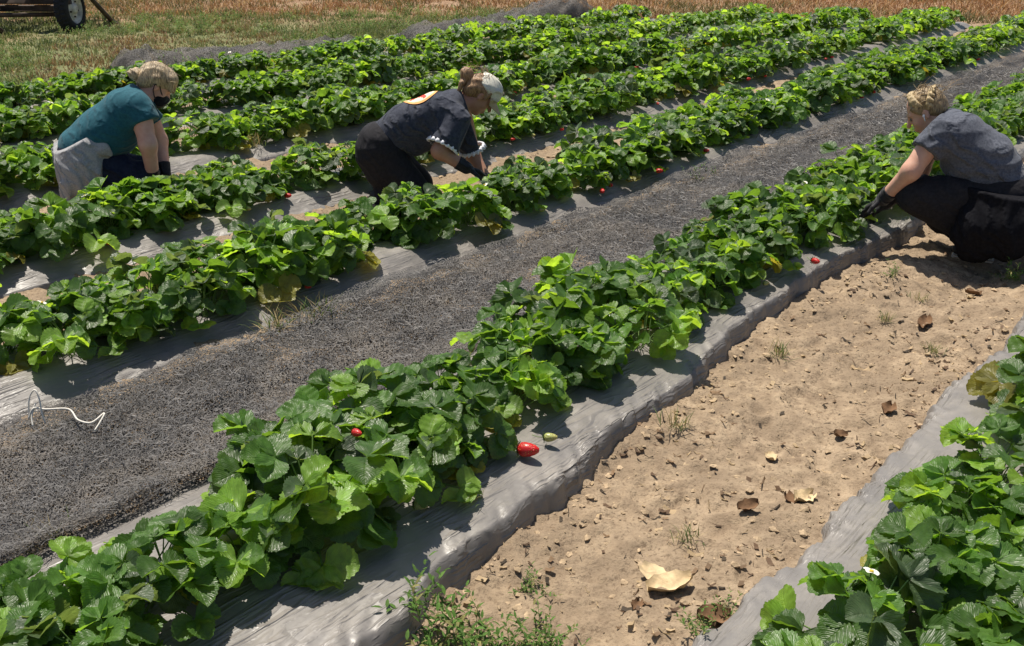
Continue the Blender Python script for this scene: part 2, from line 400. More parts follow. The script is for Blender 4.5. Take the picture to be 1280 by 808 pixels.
# loose curled threads standing out of the crumpled net
r_ = np.random.default_rng(23); n = 13000
ty = .4 + 11.5 * r_.random(n) ** 2.0; tx = r_.uniform(-3.33, -2.46, n); tz = zf_main(tx, ty) + r_.uniform(.022, .05, n)
az = r_.uniform(0, 6.28, n); cv = r_.normal(0, 75, n); ln = r_.uniform(.02, .05, n); wd_ = .0008 * (1 + ty * .12); V2 = []
for k in range(6):
    s_ = k / 5 - .5; a_ = az + cv * s_ * ln
    cxp = tx + np.cos(az) * s_ * ln - np.sin(az) * cv * (s_ * ln) ** 2; cyp = ty + np.sin(az) * s_ * ln + np.cos(az) * cv * (s_ * ln) ** 2; czp = tz + .014 * np.cos(s_ * 3.1) * np.sin(az * 3)
    nx_, ny_ = -np.sin(a_) * wd_, np.cos(a_) * wd_
    V2 += [np.stack([cxp - nx_, cyp - ny_, czp], 1), np.stack([cxp + nx_, cyp + ny_, czp + wd_], 1)]
V2 = np.stack(V2, 1).reshape(-1, 3); i_ = (np.arange(n) * 12)[:, None, None]; F2 = (i_ + np.array([[[2 * k, 2 * k + 1, 2 * k + 3, 2 * k + 2] for k in range(5)]])).reshape(-1, 4) + len(v)
M_THREAD = simple('net_thread', (.11, .104, .10), .55, .4, vary=.7, scale=30)
nets = mesh_obj('netting', np.concatenate([v, V2]), np.concatenate([f, F2]), mats=[M_NET, M_THREAD], mi=np.concatenate([np.zeros(len(f)), np.ones(len(F2))]))
tag(nets, 'long strip of crumpled black bird netting lying in the furrow between two beds', 'netting')
def net_heap(p0, p1, wd, ht, label, seed):
    p0 = np.array(p0); p1 = np.array(p1); L_ = np.linalg.norm(p1 - p0); d = (p1 - p0) / L_; n = np.array([-d[1], d[0]])
    V = []; Fc = []; base = 0
    for k in range(3):
        s_ = np.linspace(0, 1, int(L_ / .035)); t_ = np.linspace(-1, 1, 24); S, T = np.meshgrid(s_, t_, indexing='ij')
        hh = ht * (.55 + .9 * (vnoise(S * L_ * 1.4, S * 0 + seed, 1)) ** 1.2) * np.sqrt(np.clip(1 - T * T, 0, 1)) * np.sqrt(np.clip(4 * S * (1 - S) * 3, 0, 1))
        hh = hh * (1 - .22 * k) + fbm(S * L_ * 6, T * 4 + k, k + seed, 3) * .09 + fbm(S * L_ * 19, T * 9 + k, k + seed, 2) * .03 + .0
        C = p0[None, None] + (S * L_)[..., None] * d + (T * wd * .5 + .15 * fbm(S * L_, T * 0, seed, 2))[..., None] * n
        idx = np.arange(S.size).reshape(S.shape) + base; base += S.size
        V.append(np.concatenate([C, hh[..., None]], -1).reshape(-1, 3)); Fc.append(np.stack([idx[:-1, :-1], idx[1:, :-1], idx[1:, 1:], idx[:-1, 1:]], -1).reshape(-1, 4))
    tag(mesh_obj('netting_heap', np.concatenate(V), np.concatenate(Fc), M_NET), label, 'netting', 'old netting along the grassy margin')
net_heap(ground_at(150, 92), ground_at(455, 62), .75, .25, 'low grey heap of old netting on the grass behind the woman in teal', 1)
net_heap(ground_at(510, 52), ground_at(735, 26), .75, .32, 'grey heap of old netting by the dry stubble, farther from the wagon', 2)

# ------------------------------------------------------------------ strawberry plants
def leaflet(L_, W, rows, cols, fold, curl, rs, teeth=True):
    """one strawberry leaflet: points (rows*cols), faces, uv; grows along +x, normal +z"""
    V = []; UV = []
    for i in range(rows):
        s = i / (rows - 1)
        w_ = W * (math.sin(math.pi * min(1, s ** .80 * .985 + .005))) ** .52
        if i == 0: w_ = W * .05
        if i == rows - 1: w_ = W * .2
        for j in range(cols):
            t = -1 + 2 * j / (cols - 1); ww = w_; ss = s
            if teeth and abs(t) > .99 and 0 < i < rows - 1:
                if i % 2: ww = w_ * 1.06; ss = s + .018
                else: ww = w_ * .965; ss = s - .008
            y = t * ww; x = ss * L_
            z = abs(y) * math.tan(fold) + .04 * L_ * math.sin((ss - abs(t) * .42) * 50 / 2.0 + rs) * abs(t) * (1 if teeth else 0) * .55
            th = curl * ss
            x2 = L_ * (math.sin(th) / curl if abs(curl) > 1e-3 else ss); z2 = -L_ * ((1 - math.cos(th)) / curl if abs(curl) > 1e-3 else 0)
            z2 += .05 * L_ * math.sin(3 * ss + 2 * t + rs)
            V.append((x2 + math.sin(th) * z, y, z2 + math.cos(th) * z)); UV.append((ss, t))
    Fc = [(i * cols + j, (i + 1) * cols + j, (i + 1) * cols + j + 1, i * cols + j + 1) for i in range(rows - 1) for j in range(cols - 1)]
    return np.array(V), Fc, UV
def frame(fwd, up):
    f_ = fwd / np.linalg.norm(fwd); y = np.cross(up, f_); y /= np.linalg.norm(y); z = np.cross(f_, y); return np.stack([f_, y, z], 1)
SUNV = np.array(sd)
def make_plant(seed, lod=0, nl=22, size=1.0):
    r_ = random.Random(seed); V = []; Fc = []; UV = []; CO = []; st = MB()
    b0 = 0
    for k in range(nl):
        q = (k + .5) / nl
        az = k * 2.39996 + r_.uniform(-.6, .6)
        tilt = R(8 + 74 * q ** .72) + r_.uniform(-.16, .16)
        pl = size * (r_.uniform(.16, .225) * (1 - .12 * q) if k > 3 else r_.uniform(.11, .185))
        bx, by = r_.uniform(-.045, .045), r_.uniform(-.045, .045)
        o = np.array([math.cos(az), math.sin(az), 0.0])
        base = np.array([bx, by, 0.0]); tip = base + o * pl * math.sin(tilt) * .78 + np.array([0, 0, pl * math.cos(tilt) + .012])
        midp = base * .5 + tip * .5 + np.array([0, 0, .02]) - o * .008
        if lod == 0:
            st.tube([base, midp, tip], [.0026, .0022, .0017], 5, caps=False)
        outv = o * math.cos(tilt * .4) * 1.0 + np.array([0, 0, .25 - .75 * q + r_.uniform(-.25, .25)])
        up = np.array([0, 0, 1.0]) + o * (.45 * q + .1) + SUNV * .25 + np.array([r_.gauss(0, .52), r_.gauss(0, .52), 0])
        Fm = frame(outv, up)
        young = r_.random() < .26
        old = q > .8 and r_.random() < .22
        br = r_.uniform(.65, 1.3)
        c = np.array([.060, .130, .022]) * br
        if young: c = np.array([.14, .25, .034]) * r_.uniform(.85, 1.2)
        elif r_.random() < .12: c = np.array([.06, .1, .045]) * br
        if old: c = np.array([.17, .17, .03]) * br
        Ls = size * r_.uniform(.062, .100) * (.72 if k < 3 else 1)
        fold = R(r_.uniform(6, 38)) if k > 2 else R(r_.uniform(25, 48)); curl = r_.uniform(.05, .9)
        for ang in (0, R(r_.uniform(62, 82)), -R(r_.uniform(62, 82))):
            rows, cols = ((19, 5) if lod == 0 else (5, 3))
            v_, f_, u_ = leaflet(Ls * (1.0 if ang == 0 else .92), Ls * .5, rows, cols, fold, curl, r_.uniform(0, 6), lod == 0)
            Ra = np.array([[math.cos(ang), -math.sin(ang), 0], [math.sin(ang), math.cos(ang), 0], [0, 0, 1]])
            if ang: # side leaflets lift or droop
                rr = r_.uniform(-.3, .3); Rx = np.array([[1, 0, 0], [0, math.cos(rr), -math.sin(rr)], [0, math.sin(rr), math.cos(rr)]]); v_ = v_ @ Rx.T
            v_ = (v_ + np.array([.004, 0, 0])) @ Ra.T @ Fm.T + tip
            v_[:, 2] = np.maximum(v_[:, 2], .006 + .01 * np.abs(np.sin(v_[:, 0] * 60)))
            V.append(v_); Fc += [tuple(i + b0 for i in q_) for q_ in f_]; UV += u_; b0 += len(v_)
            CO.append(np.tile(c * r_.uniform(.9, 1.1), (len(v_), 1)))
    return np.concatenate(V), Fc, UV, np.concatenate(CO), st

PROTO = []
for k in range(12):
    v, f, uv, co, st = make_plant(100 + k, 0, [31, 26, 33, 29, 32, 25, 30, 34, 27, 31, 30, 32][k], 1.0)
    fo = mesh_obj('foliage', v, np.array(f), M_LEAF, col=co, uv=uv); so_ = st.build('petioles', M_STEM)
    COL.objects.unlink(fo); COL.objects.unlink(so_); PROTO.append((fo, so_))
# berry, calyx and flower meshes
def berry_mesh(name, mat, s=1.0):
    m = MB(); pr = [(.001, -.026), (.006, -.0245), (.0115, -.018), (.0155, -.009), (.0175, .001), (.0165, .009), (.011, .0145), (.003, .016), (.0005, .016)]
    m.lathe([(a * s, b * s * (1.3 if b < 0 else 1.1)) for a, b in pr], n=18, closed=False); o = m.build(name, mat); COL.objects.unlink(o); return o
B_RED = berry_mesh('berry', M_RED); B_GRN = berry_mesh('berry', M_UNRIPE, .8)
def calyx_mesh():
    m = MB()
    for k in range(9):
        a = k * 2 * math.pi / 9; c_, s_ = math.cos(a), math.sin(a); V = []
        for (r_, z_, w_) in ((.001, .018, .002), (.010, .0195, .0045), (.018, .0155, .003), (.023, .018, .0004)):
            V += [(r_ * c_ - w_ * s_, r_ * s_ + w_ * c_, z_), (r_ * c_ + w_ * s_, r_ * s_ - w_ * c_, z_)]
        m.add(V, [(2 * i, 2 * i + 2, 2 * i + 3, 2 * i + 1) for i in range(3)])
    m.tube([(0, 0, .017), (.003, .0, .04), (.012, 0, .06)], .0013, 5); o = m.build('calyx', M_STEM); COL.objects.unlink(o); return o
CALYX = calyx_mesh()
def flower_mesh():
    m = MB()
    for k in range(5):
        a = k * 2 * math.pi / 5; c_, s_ = math.cos(a), math.sin(a); V = []
        for (r_, z_, w_) in ((.003, 0, .003), (.009, .002, .0085), (.015, .003, .009), (.019, .0015, .004)):
            V += [(r_ * c_ - w_ * s_, r_ * s_ + w_ * c_, z_), (r_ * c_, r_ * s_, z_ - .0015), (r_ * c_ + w_ * s_, r_ * s_ - w_ * c_, z_)]
        m.add(V, [(3 * i + j, 3 * i + 3 + j, 3 * i + 4 + j, 3 * i + 1 + j) for i in range(3) for j in range(2)])
    m.lathe([(.0005, .005), (.004, .0042), (.0052, .001), (.003, -.001)], n=10, m=1, closed=False)
    m.tube([(0, 0, 0), (-.004, 0, -.06), (-.02, 0, -.16)], .0012, 5, m=2)
    o = m.build('flower', mats=[M_PETAL, M_YEL, M_STEM]); COL.objects.unlink(o); return o
FLOWER = flower_mesh()
def child(src, parent, loc=(0, 0, 0), rot=None, sc=1.0):
    o = src.copy(); COL.objects.link(o); o.parent = parent; o.location = loc
    if rot is not None: o.rotation_euler = rot
    o.scale = (sc,) * 3; return o
def put_berry(plant, wx, wy, wz, ripe=True, sc=1.0, yaw=None):
    """a berry hanging out of the foliage on its stalk and lying on the film, placed in world coordinates"""
    rz = plant.rotation_euler.z; s = plant.scale[0]
    dx, dy = wx - plant.location.x, wy - plant.location.y
    l = Matrix.Rotation(-rz, 3, 'Z') @ Vector((dx, dy, wz - plant.location.z)) / s
    yaw = math.atan2(dy, dx) if yaw is None else yaw
    q = Matrix.Rotation(yaw - rz, 3, 'Z') @ Matrix.Rotation(R(-98), 3, 'Y')   # tip points away from the plant
    b = child(B_RED if ripe else B_GRN, plant, l, q.to_euler(), sc / s)
    child(CALYX, b, sc=1.0 if ripe else .85); return b

PLANTS = []; far_spots = []
spots = []
for nm, (L_, R_, c, y0, y1) in BEDS.items():
    y1 = min(y1, bed_end(c + row_off(nm, 13))); rr = random.Random(ord(nm))
    for line in (-1, 1):
        y = y0 + (0.0 if line < 0 else .17) + .02
        while y < y1 - .1:
            cc = c - (.09 * min(1, max(0, (y - 2.2) / 2.8)) if nm == 'A' else 0)
            if nm == 'A' and line > 0 and 1.3 < y < 1.8: cc += .06
            x = cc + row_off(nm, y) + line * (.125 if nm in 'AR' else .105) - (0 if nm in 'AR' else .03) + rr.uniform(-.035, .035); yy = y + rr.uniform(-.05, .05)
            if nm == 'A' and yy < 1.28: y += .335; continue
            if nm == 'A' and 1.28 < yy < 1.6 and line < 0: x += .05
            y += .335
            px, py, cz = to_px(x, yy, .28)
            bx_, by_, _c = to_px(x, yy, .1)
            if nm == 'B' and 565 < bx_ < 650 and 205 < by_ < 262 and line < 0: continue
            if nm == 'C' and 40 < bx_ < 125 and line < 0: continue
            if cz < .8 or px < -90 or px > 1370 or py > 960 or py < -20: continue
            if rr.random() < (.045 if nm in 'ABCDEF' else 0): continue
            spots.append((cz, nm, line, x, yy, (rr.uniform(.8, 1.12) + .12 * math.sin(yy * 4.1 + ord(nm)) + (.20 if nm == 'A' and 1.35 < yy < 1.9 else .05 if nm == 'A' and yy < 2.6 else .07 if nm in 'BCD' else 0)), rr.uniform(0, 6.28), rr.randrange(12)))
for x, yy, sc_ in ((-2.02, .98, 1.0), (-2.16, .76, .85), (-2.02, .60, 1.0), (-2.26, .50, .9), (-1.97, 1.24, .9), (-1.88, .74, .9)): spots.append((to_px(x, yy, .28)[2], 'A', 1 if x > -2.15 else -1, x, yy, sc_, yy * 9, int(yy * 40) % 12))

for px_, py_ in ((186, 266), (214, 262)):
    x, yy = ground_at(px_, py_, .1); spots.append((to_px(x, yy, .28)[2], 'C', -1, x, yy, 1.0, px_, px_ % 12))
for px_, py_ in ((1062, 266), (1052, 280)):
    x, yy = ground_at(px_, py_, .1); spots.append((to_px(x, yy, .28)[2], 'A', 1, x - .05, yy, .95, px_, px_ % 12))
spots.sort()
print('plant spots', len(spots))
N_IND = 300
BED_WORD = {'A': 'bed beside the dirt path', 'R': 'bed at the right corner', 'B': 'bed behind the netting strip',
            'C': 'bed in front of the teal shirt', 'D': 'bed behind the teal shirt',
            'E': 'second bed from the grassy margin', 'F': 'bed bordering the grassy margin'}
SIDE = {-1: 'far line', 1: 'near line'}
ORD = 'first second third fourth fifth sixth seventh eighth ninth tenth eleventh twelfth'.split()
cnt = {}
for i, (cz, nm, line, x, y, s, rz, k) in enumerate(spots):
    if i >= N_IND: far_spots.append((x, y, s, rz, nm)); continue
    key = (nm, line); cnt[key] = cnt.get(key, 0) + 1
    lab = 'strawberry plant farther along the %s of the %s' % (SIDE[line], BED_WORD[nm])
    if cnt[key] <= 12 and nm in 'ARB': lab = '%s strawberry plant from the camera, %s of the %s' % (ORD[cnt[key] - 1], SIDE[line], BED_WORD[nm])
    z = float(bed_z(nm, np.array(x), np.array(y))) - .005
    p = empty('strawberry_plant', (x, y, z), rz, lab, 'strawberry plant', 'strawberry plants in the rows'); p.scale = (s,) * 3
    a, b = PROTO[k]; child(a, p); child(b, p)
    PLANTS.append((p, nm, line, cz)); rr = random.Random(i * 7 + 1)
    if line > 0 and rr.random() < (.30 if cz > 4.4 else 0) * (1 if nm != 'A' else .3):
        for q in range(rr.choice((1, 1, 2))):
            put_berry(p, x + rr.uniform(.17, .235), y + rr.uniform(-.1, .1), z + .024, rr.random() < .5, rr.uniform(.6, .95), rr.uniform(-.7, .7))
    if rr.random() < (.2 if cz > 4.5 else .08):
        a_ = rr.uniform(0, 6.28); d0 = rr.uniform(.05, .17)
        child(FLOWER, p, (d0 * math.cos(a_), d0 * math.sin(a_), rr.uniform(.15, .215)), (rr.uniform(-.5, .5), rr.uniform(-.5, .5), a_))
def nearest_plant(x, y):
    return min((q for q in PLANTS), key=lambda q: (q[0].location.x - x) ** 2 + (q[0].location.y - y) ** 2)[0]
for (px, py, ripe, sc, yaw) in ((657, 558, True, 1.4, .35), (686, 542, False, 1.1, .5), (524, 630, False, 1.1, .4), (445, 541, True, .7, 0)):
    x, y = ground_at(px, py, BED_H + .02 if py != 541 else .33); put_berry(nearest_plant(x - .1, y), x, y, float(bed_z('A', np.array(x), np.array(y))) + .03 if py != 541 else .33, ripe, sc, yaw)

# the farthest plants: one mass
LOW = [make_plant(300 + k, 1, 22) for k in range(6)]
V = []; Fc = []; UV = []; CO = []; b0 = 0
for i, (x, y, s, rz, nm) in enumerate(far_spots):
    v, f, uv, co, _ = LOW[i % 6]; c_, s_ = math.cos(rz), math.sin(rz)
    vv = v * s @ np.array([[c_, s_, 0], [-s_, c_, 0], [0, 0, 1]]) + np.array([x, y, float(bed_z(nm, np.array(x), np.array(y)))])
    V.append(vv); Fc.append(np.array(f) + b0); UV += uv; CO.append(co * random.uniform(.8, 1.2)); b0 += len(v)
if V:
    tag(mesh_obj('far_strawberry_foliage', np.concatenate(V), np.concatenate(Fc), M_LEAF, col=np.concatenate(CO), uv=UV),
        'mass of small strawberry plants at the distant ends of the rows', 'strawberry plants', kind='stuff')
# ------------------------------------------------------------------ people: implicit surfaces meshed with surface nets
def surface_nets(Fd, org, h):
    nx, ny, nz = Fd.shape; S = Fd < 0
    acc = np.zeros((nx - 1, ny - 1, nz - 1, 3), np.float32); cnt_ = np.zeros((nx - 1, ny - 1, nz - 1), np.float32)
    for ax in range(3):
        o1, o2 = [k for k in range(3) if k != ax]
        for a in (0, 1):
            for b in (0, 1):
                lo = [slice(0, -1)] * 3; lo[o1] = slice(a, Fd.shape[o1] - 1 + a); lo[o2] = slice(b, Fd.shape[o2] - 1 + b); hi = list(lo)
                lo[ax] = slice(0, -1); hi[ax] = slice(1, None)
                f0, f1 = Fd[tuple(lo)], Fd[tuple(hi)]; c = (S[tuple(lo)] != S[tuple(hi)])
                t = np.where(c, f0 / np.where(c, f0 - f1, 1), 0)
                acc[..., ax] += np.where(c, t, 0); acc[..., o1] += c * a; acc[..., o2] += c * b; cnt_ += c
    act = cnt_ > 0; idn = np.full(act.shape, -1, np.int64); idn[act] = np.arange(act.sum())
    I = np.argwhere(act); V = org + (I + acc[act] / cnt_[act][:, None]) * h
    Fc = []
    for ax in range(3):
        o1, o2 = [k for k in range(3) if k != ax]
        if ax == 1: o1, o2 = o2, o1
        lo = [slice(None)] * 3; hi = [slice(None)] * 3; lo[ax] = slice(0, -1); hi[ax] = slice(1, None)
        a_, b_ = S[tuple(lo)], S[tuple(hi)]; c = a_ != b_
        E = np.argwhere(c); m = np.ones(len(E), bool)
        for o in (o1, o2): m &= (E[:, o] > 0) & (E[:, o] < Fd.shape[o] - 1)
        E = E[m]; fl = b_[tuple(E.T)]
        def at(d1, d2):
            q = E.copy(); q[:, o1] += d1; q[:, o2] += d2; return idn[tuple(q.T)]
        q = np.stack([at(-1, -1), at(0, -1), at(0, 0), at(-1, 0)], 1)
        q[fl] = q[fl][:, ::-1]; Fc.append(q)
    Fc = np.concatenate(Fc)
    return V, Fc
class Body:
    """list of rounded primitives blended together; build() meshes the blend"""
    def __init__(s): s.p = []; s.disp = None; s.cuts = []
    def cap(s, a, b, ra, rb=None, k=.03, flat=None, op='+'):
        s.p.append(('c', np.array(a, float), np.array(b, float), ra, ra if rb is None else rb, k, flat, op)); return s
    def chain(s, pts, rs, k=.03):
        for i in range(len(pts) - 1): s.cap(pts[i], pts[i + 1], rs[i], rs[i + 1], k)
        return s
    def ell(s, c, r, M=None, k=.03, op='+'):
        s.p.append(('e', np.array(c, float), np.array(r, float), np.eye(3) if M is None else np.array(M, float), k, op)); return s
    def cut(s, p, n):
        n = np.array(n, float); s.cuts.append((np.array(p, float), np.array(n, float) / np.linalg.norm(n))); return s
    def ext(s):
        lo = np.full(3, 9.); hi = -lo
        for q in s.p:
            if q[-1] == '-': continue
            if q[0] == 'c': r_ = max(q[3], q[4]); a = np.minimum(q[1], q[2]) - r_; b = np.maximum(q[1], q[2]) + r_
            else: r_ = q[2].max(); a = q[1] - r_; b = q[1] + r_
            lo = np.minimum(lo, a); hi = np.maximum(hi, b)
        return lo - .05, hi + .05
    def build(s, name, mat, parent, h=.011, mats=None):
        lo, hi = s.ext(); n = np.ceil((hi - lo) / h).astype(int) + 1
        ax = [lo[i] + np.arange(n[i]) * h for i in range(3)]
        D = np.full(tuple(n), .5, np.float32)
        for q in s.p:
            if q[0] == 'c': r_ = max(q[3], q[4]); a = np.minimum(q[1], q[2]) - r_; b = np.maximum(q[1], q[2]) + r_
            else: r_ = q[2].max(); a = q[1] - r_; b = q[1] + r_
            sl_ = tuple(slice(max(0, int((a[i] - .09 - lo[i]) / h)), min(n[i], int((b[i] + .09 - lo[i]) / h) + 2)) for i in range(3))
            P = [ax[0][sl_[0]][:, None, None], ax[1][sl_[1]][None, :, None], ax[2][sl_[2]][None, None, :]]
            if q[0] == 'c':
                ba = q[2] - q[1]; L2 = max(ba @ ba, 1e-9)
                pa = [P[i] - q[1][i] for i in range(3)]
                hh = np.clip((pa[0] * ba[0] + pa[1] * ba[1] + pa[2] * ba[2]) / L2, 0, 1)
                d = np.sqrt(sum((pa[i] - hh * ba[i]) ** 2 for i in range(3))) - (q[3] + (q[4] - q[3]) * hh)
                if q[6] is not None:
                    u = ba / math.sqrt(L2); d = np.maximum(d, sum((P[i] - q[2][i]) * u[i] for i in range(3)) - q[6])
                k, op = q[5], q[7]
            else:
                pl = [P[i] - q[1][i] for i in range(3)]; M = q[3]
                lc = [sum(pl[i] * M[i, j] for i in range(3)) for j in range(3)]
                k0 = np.sqrt(sum((lc[j] / q[2][j]) ** 2 for j in range(3))); k1 = np.sqrt(sum((lc[j] / q[2][j] ** 2) ** 2 for j in range(3)))
                d = k0 * (k0 - 1) / np.maximum(k1, 1e-6); k, op = q[4], q[5]
            C = D[sl_]
            if op == '-':
                t = np.clip(.5 - .5 * (d + C) / k, 0, 1); D[sl_] = C * (1 - t) - d * t + k * t * (1 - t)
            else:
                t = np.clip(.5 + .5 * (C - d) / k, 0, 1); D[sl_] = C * (1 - t) + d * t - k * t * (1 - t)
        if s.disp is not None:
            D += s.disp(ax[0][:, None, None], ax[1][None, :, None], ax[2][None, None, :])
        for p, nn in s.cuts:
            D = np.maximum(D, (ax[0][:, None, None] - p[0]) * nn[0] + (ax[1][None, :, None] - p[1]) * nn[1] + (ax[2][None, None, :] - p[2]) * nn[2])
        D[0] = D[-1] = .1; D[:, 0] = D[:, -1] = .1; D[:, :, 0] = D[:, :, -1] = .1
        V, Fc = surface_nets(D, lo, h)
        s.field = (D, lo, h)
        return mesh_obj(name, V, Fc, mat, parent)
def folds(amp, d, freq=38, warp=1.6, seed=0):
    """cloth creases: ridges across direction d, broken up by slow waves"""
    d = np.array(d, float); d /= np.linalg.norm(d)
    def fn(x, y, z):
        a = np.sin(11 * x + 7 * z + seed) * np.cos(9 * y + 5 * z + seed * 2) * warp + np.sin(23 * z - 17 * x + 13 * y + seed) * .6
        s_ = np.sin((x * d[0] + y * d[1] + z * d[2]) * freq * 1.9 + a * 1.7)
        m = .5 + .5 * np.sin(8 * x - 9 * z + 6 * y + 2.3 * seed)
        return (-1.5 * amp * ((.5 + .5 * s_) ** 1.8 - .35) * (m * .75 + .25)).astype(np.float32)
    return fn

def cloth(name, c1, c2, scale=60, rough=.85, fold=.75, sheen=.1, spec=.2):
    t = NT(name); c = t.coord(); n = t.noise(c, scale, 4, .7); n2 = t.noise(c, 9, 3)
    k = t.mix(t.ramp(n, [(.35, 0.0), (.65, 1.0)]), c1, c2); k = t.mix(t.ramp(n2, [(.3, .2), (.6, 0.0)]), k, tuple(q * .8 for q in c1))
    wv = t.n('ShaderNodeTexWave'); t.l(t.mapping(c, (1, 1, 1), (R(20), R(35), R(50))), wv.inputs['Vector']); wv.inputs['Scale'].default_value = 5.5; wv.inputs['Distortion'].default_value = 7; wv.inputs['Detail'].default_value = 2; wv.inputs['Detail Scale'].default_value = 1.2
    fo_ = t.math('MULTIPLY', t.math('POWER', wv.outputs['Fac'], 2.5), t.ramp(n2, [(.35, 0.0), (.6, 1.0)]))
    nr = t.bump(n, .2, .002, t.bump(fo_, fold, .022))
    return t.done(t.bsdf(k, rough, spec, 0, nr, **{'Sheen Weight': sheen}))
def hair_mat(name, c1, c2, rot):
    t = NT(name); c = t.mapping(t.coord(), (330, 70, 34), rot); n = t.noise(c, 1.0, 3, .6, .5)
    k = t.mix(t.ramp(n, [(.36, 0.0), (.62, 1.0)]), c1, c2)
    return t.done(t.bsdf(k, .42, .5, 0, t.bump(n, .8, .006)))
def skin_mat(name, col):
    t = NT(name); c = t.coord(); n = t.noise(c, 26, 4)
    k = t.mix(t.ramp(n, [(.35, 0.0), (.65, 1.0)]), tuple(q * m for q, m in zip(col, (.92, .82, .8))), col)
    return t.done(t.bsdf(k, .5, .4, 0, t.bump(t.noise(c, 300, 2), .12, .001), **{'Subsurface Weight': .08, 'Subsurface Radius': (.02, .008, .005), 'Subsurface Scale': .3}))
M_SKIN_A = skin_mat('fair_skin', (.66, .38, .29)); M_SKIN_B = skin_mat('tanned_skin', (.40, .215, .14)); M_SKIN_C = skin_mat('light_skin', (.60, .36, .26))
M_TEAL = cloth('teal_jersey', (.012, .075, .105), (.02, .115, .15), fold=.35); M_NAVY = cloth('navy_trousers', (.012, .015, .032), (.02, .026, .05), sheen=0.0)
M_CHAR = cloth('charcoal_jersey', (.028, .032, .048), (.055, .062, .085)); M_HEATH = cloth('heather_slate_jersey', (.055, .062, .082), (.12, .13, .16), 90)
M_BLACK = cloth('black_leggings', (.013, .0125, .015), (.024, .023, .027), fold=.3, sheen=0.0); M_JACKET = cloth('black_jersey_jacket', (.007, .007, .009), (.014, .014, .017), fold=.45, sheen=0.0, spec=.06); M_GREYJ = cloth('heather_grey_sweatshirt', (.25, .25, .255), (.37, .37, .375), 110)
M_GLOVE = cloth('black_knit_glove', (.008, .008, .01), (.025, .025, .028), 150, .6)
M_MASK = cloth('black_face_mask', (.008, .008, .01), (.016, .016, .018))
M_CREAM = cloth('cream_canvas', (.55, .53, .44), (.72, .70, .60), 70); M_BRIM = cloth('tan_cap_peak', (.36, .28, .17), (.48, .39, .25), 80)
M_LACE = simple('white_lace', (.72, .72, .76), .8, .2, vary=.2, scale=120)
M_BLOND = hair_mat('ash_blond_hair', (.11, .07, .035), (.62, .48, .29), (0, R(35), 0)); M_BROWN = hair_mat('light_brown_hair', (.10, .05, .022), (.42, .25, .12), (0, R(-30), 0))
M_BRAID = hair_mat('dark_blond_hair', (.10, .06, .028), (.42, .30, .15), (0, R(20), 0)); M_BRAIDL = hair_mat('blond_braid', (.22, .145, .06), (.62, .48, .26), (0, R(60), 0))
M_SHOE = simple('dark_shoe', (.015, .015, .018), .6, .4); M_SOLE = simple('pale_sole', (.5, .48, .44), .7, .3)
M_EYE = simple('eye', (.12, .09, .07), .15, .6); M_WHITEP = simple('white_plastic', (.8, .8, .8), .3, .5, vary=.02); M_BAND = simple('watch_band', (.45, .42, .4), .4, .5)

def strands(P, mat, par, n, seed, back=0.0):
    r_ = random.Random(seed); m = MB()
    for _ in range(n):
        a = r_.uniform(-math.pi, math.pi); b = r_.uniform(.15, 1.5); d = np.array([math.sin(a) * math.sin(b), math.cos(a) * math.sin(b) - back, math.cos(b)]) * np.array([.086, .105, .092]) + np.array([0, -.015, .03])
        w_ = np.array([r_.gauss(0, .03), r_.gauss(-.01, .03), r_.gauss(0, .02)]); n_ = d / np.linalg.norm(d)
        pts = [P(*(d - w_ * .6 - n_ * .006)), P(*(d + n_ * r_.uniform(.001, .006))), P(*(d + w_ * .7 + n_ * r_.uniform(.0, .012))), P(*(d + w_ * 1.3 + n_ * r_.uniform(-.004, .02) + np.array([0, 0, -.01])))]
        m.tube(pts, [.0016, .0015, .0012, .0006], 4, caps=False)
    m.build('loose_strands', mat, par)
class Person:
    def __init__(s, px, py, depth, label):
        a, hf, dz = ray(px, py); s.yaw = math.atan2(a, hf); s.D = depth / math.cos(s.yaw)
        b = RV * a * depth / hf + FV * depth; s.root = empty('person', (b[0], b[1], 0), THETA - s.yaw, label, 'person')
    def q(s, px, py, f=0.0):
        a, hf, dz = ray(px, py); c_, s_ = math.cos(s.yaw), math.sin(s.yaw)
        fr, rr = hf * c_ + a * s_, a * c_ - hf * s_; t = (s.D + f) / fr; return np.array([rr * t, f, CAM_H + dz * t])
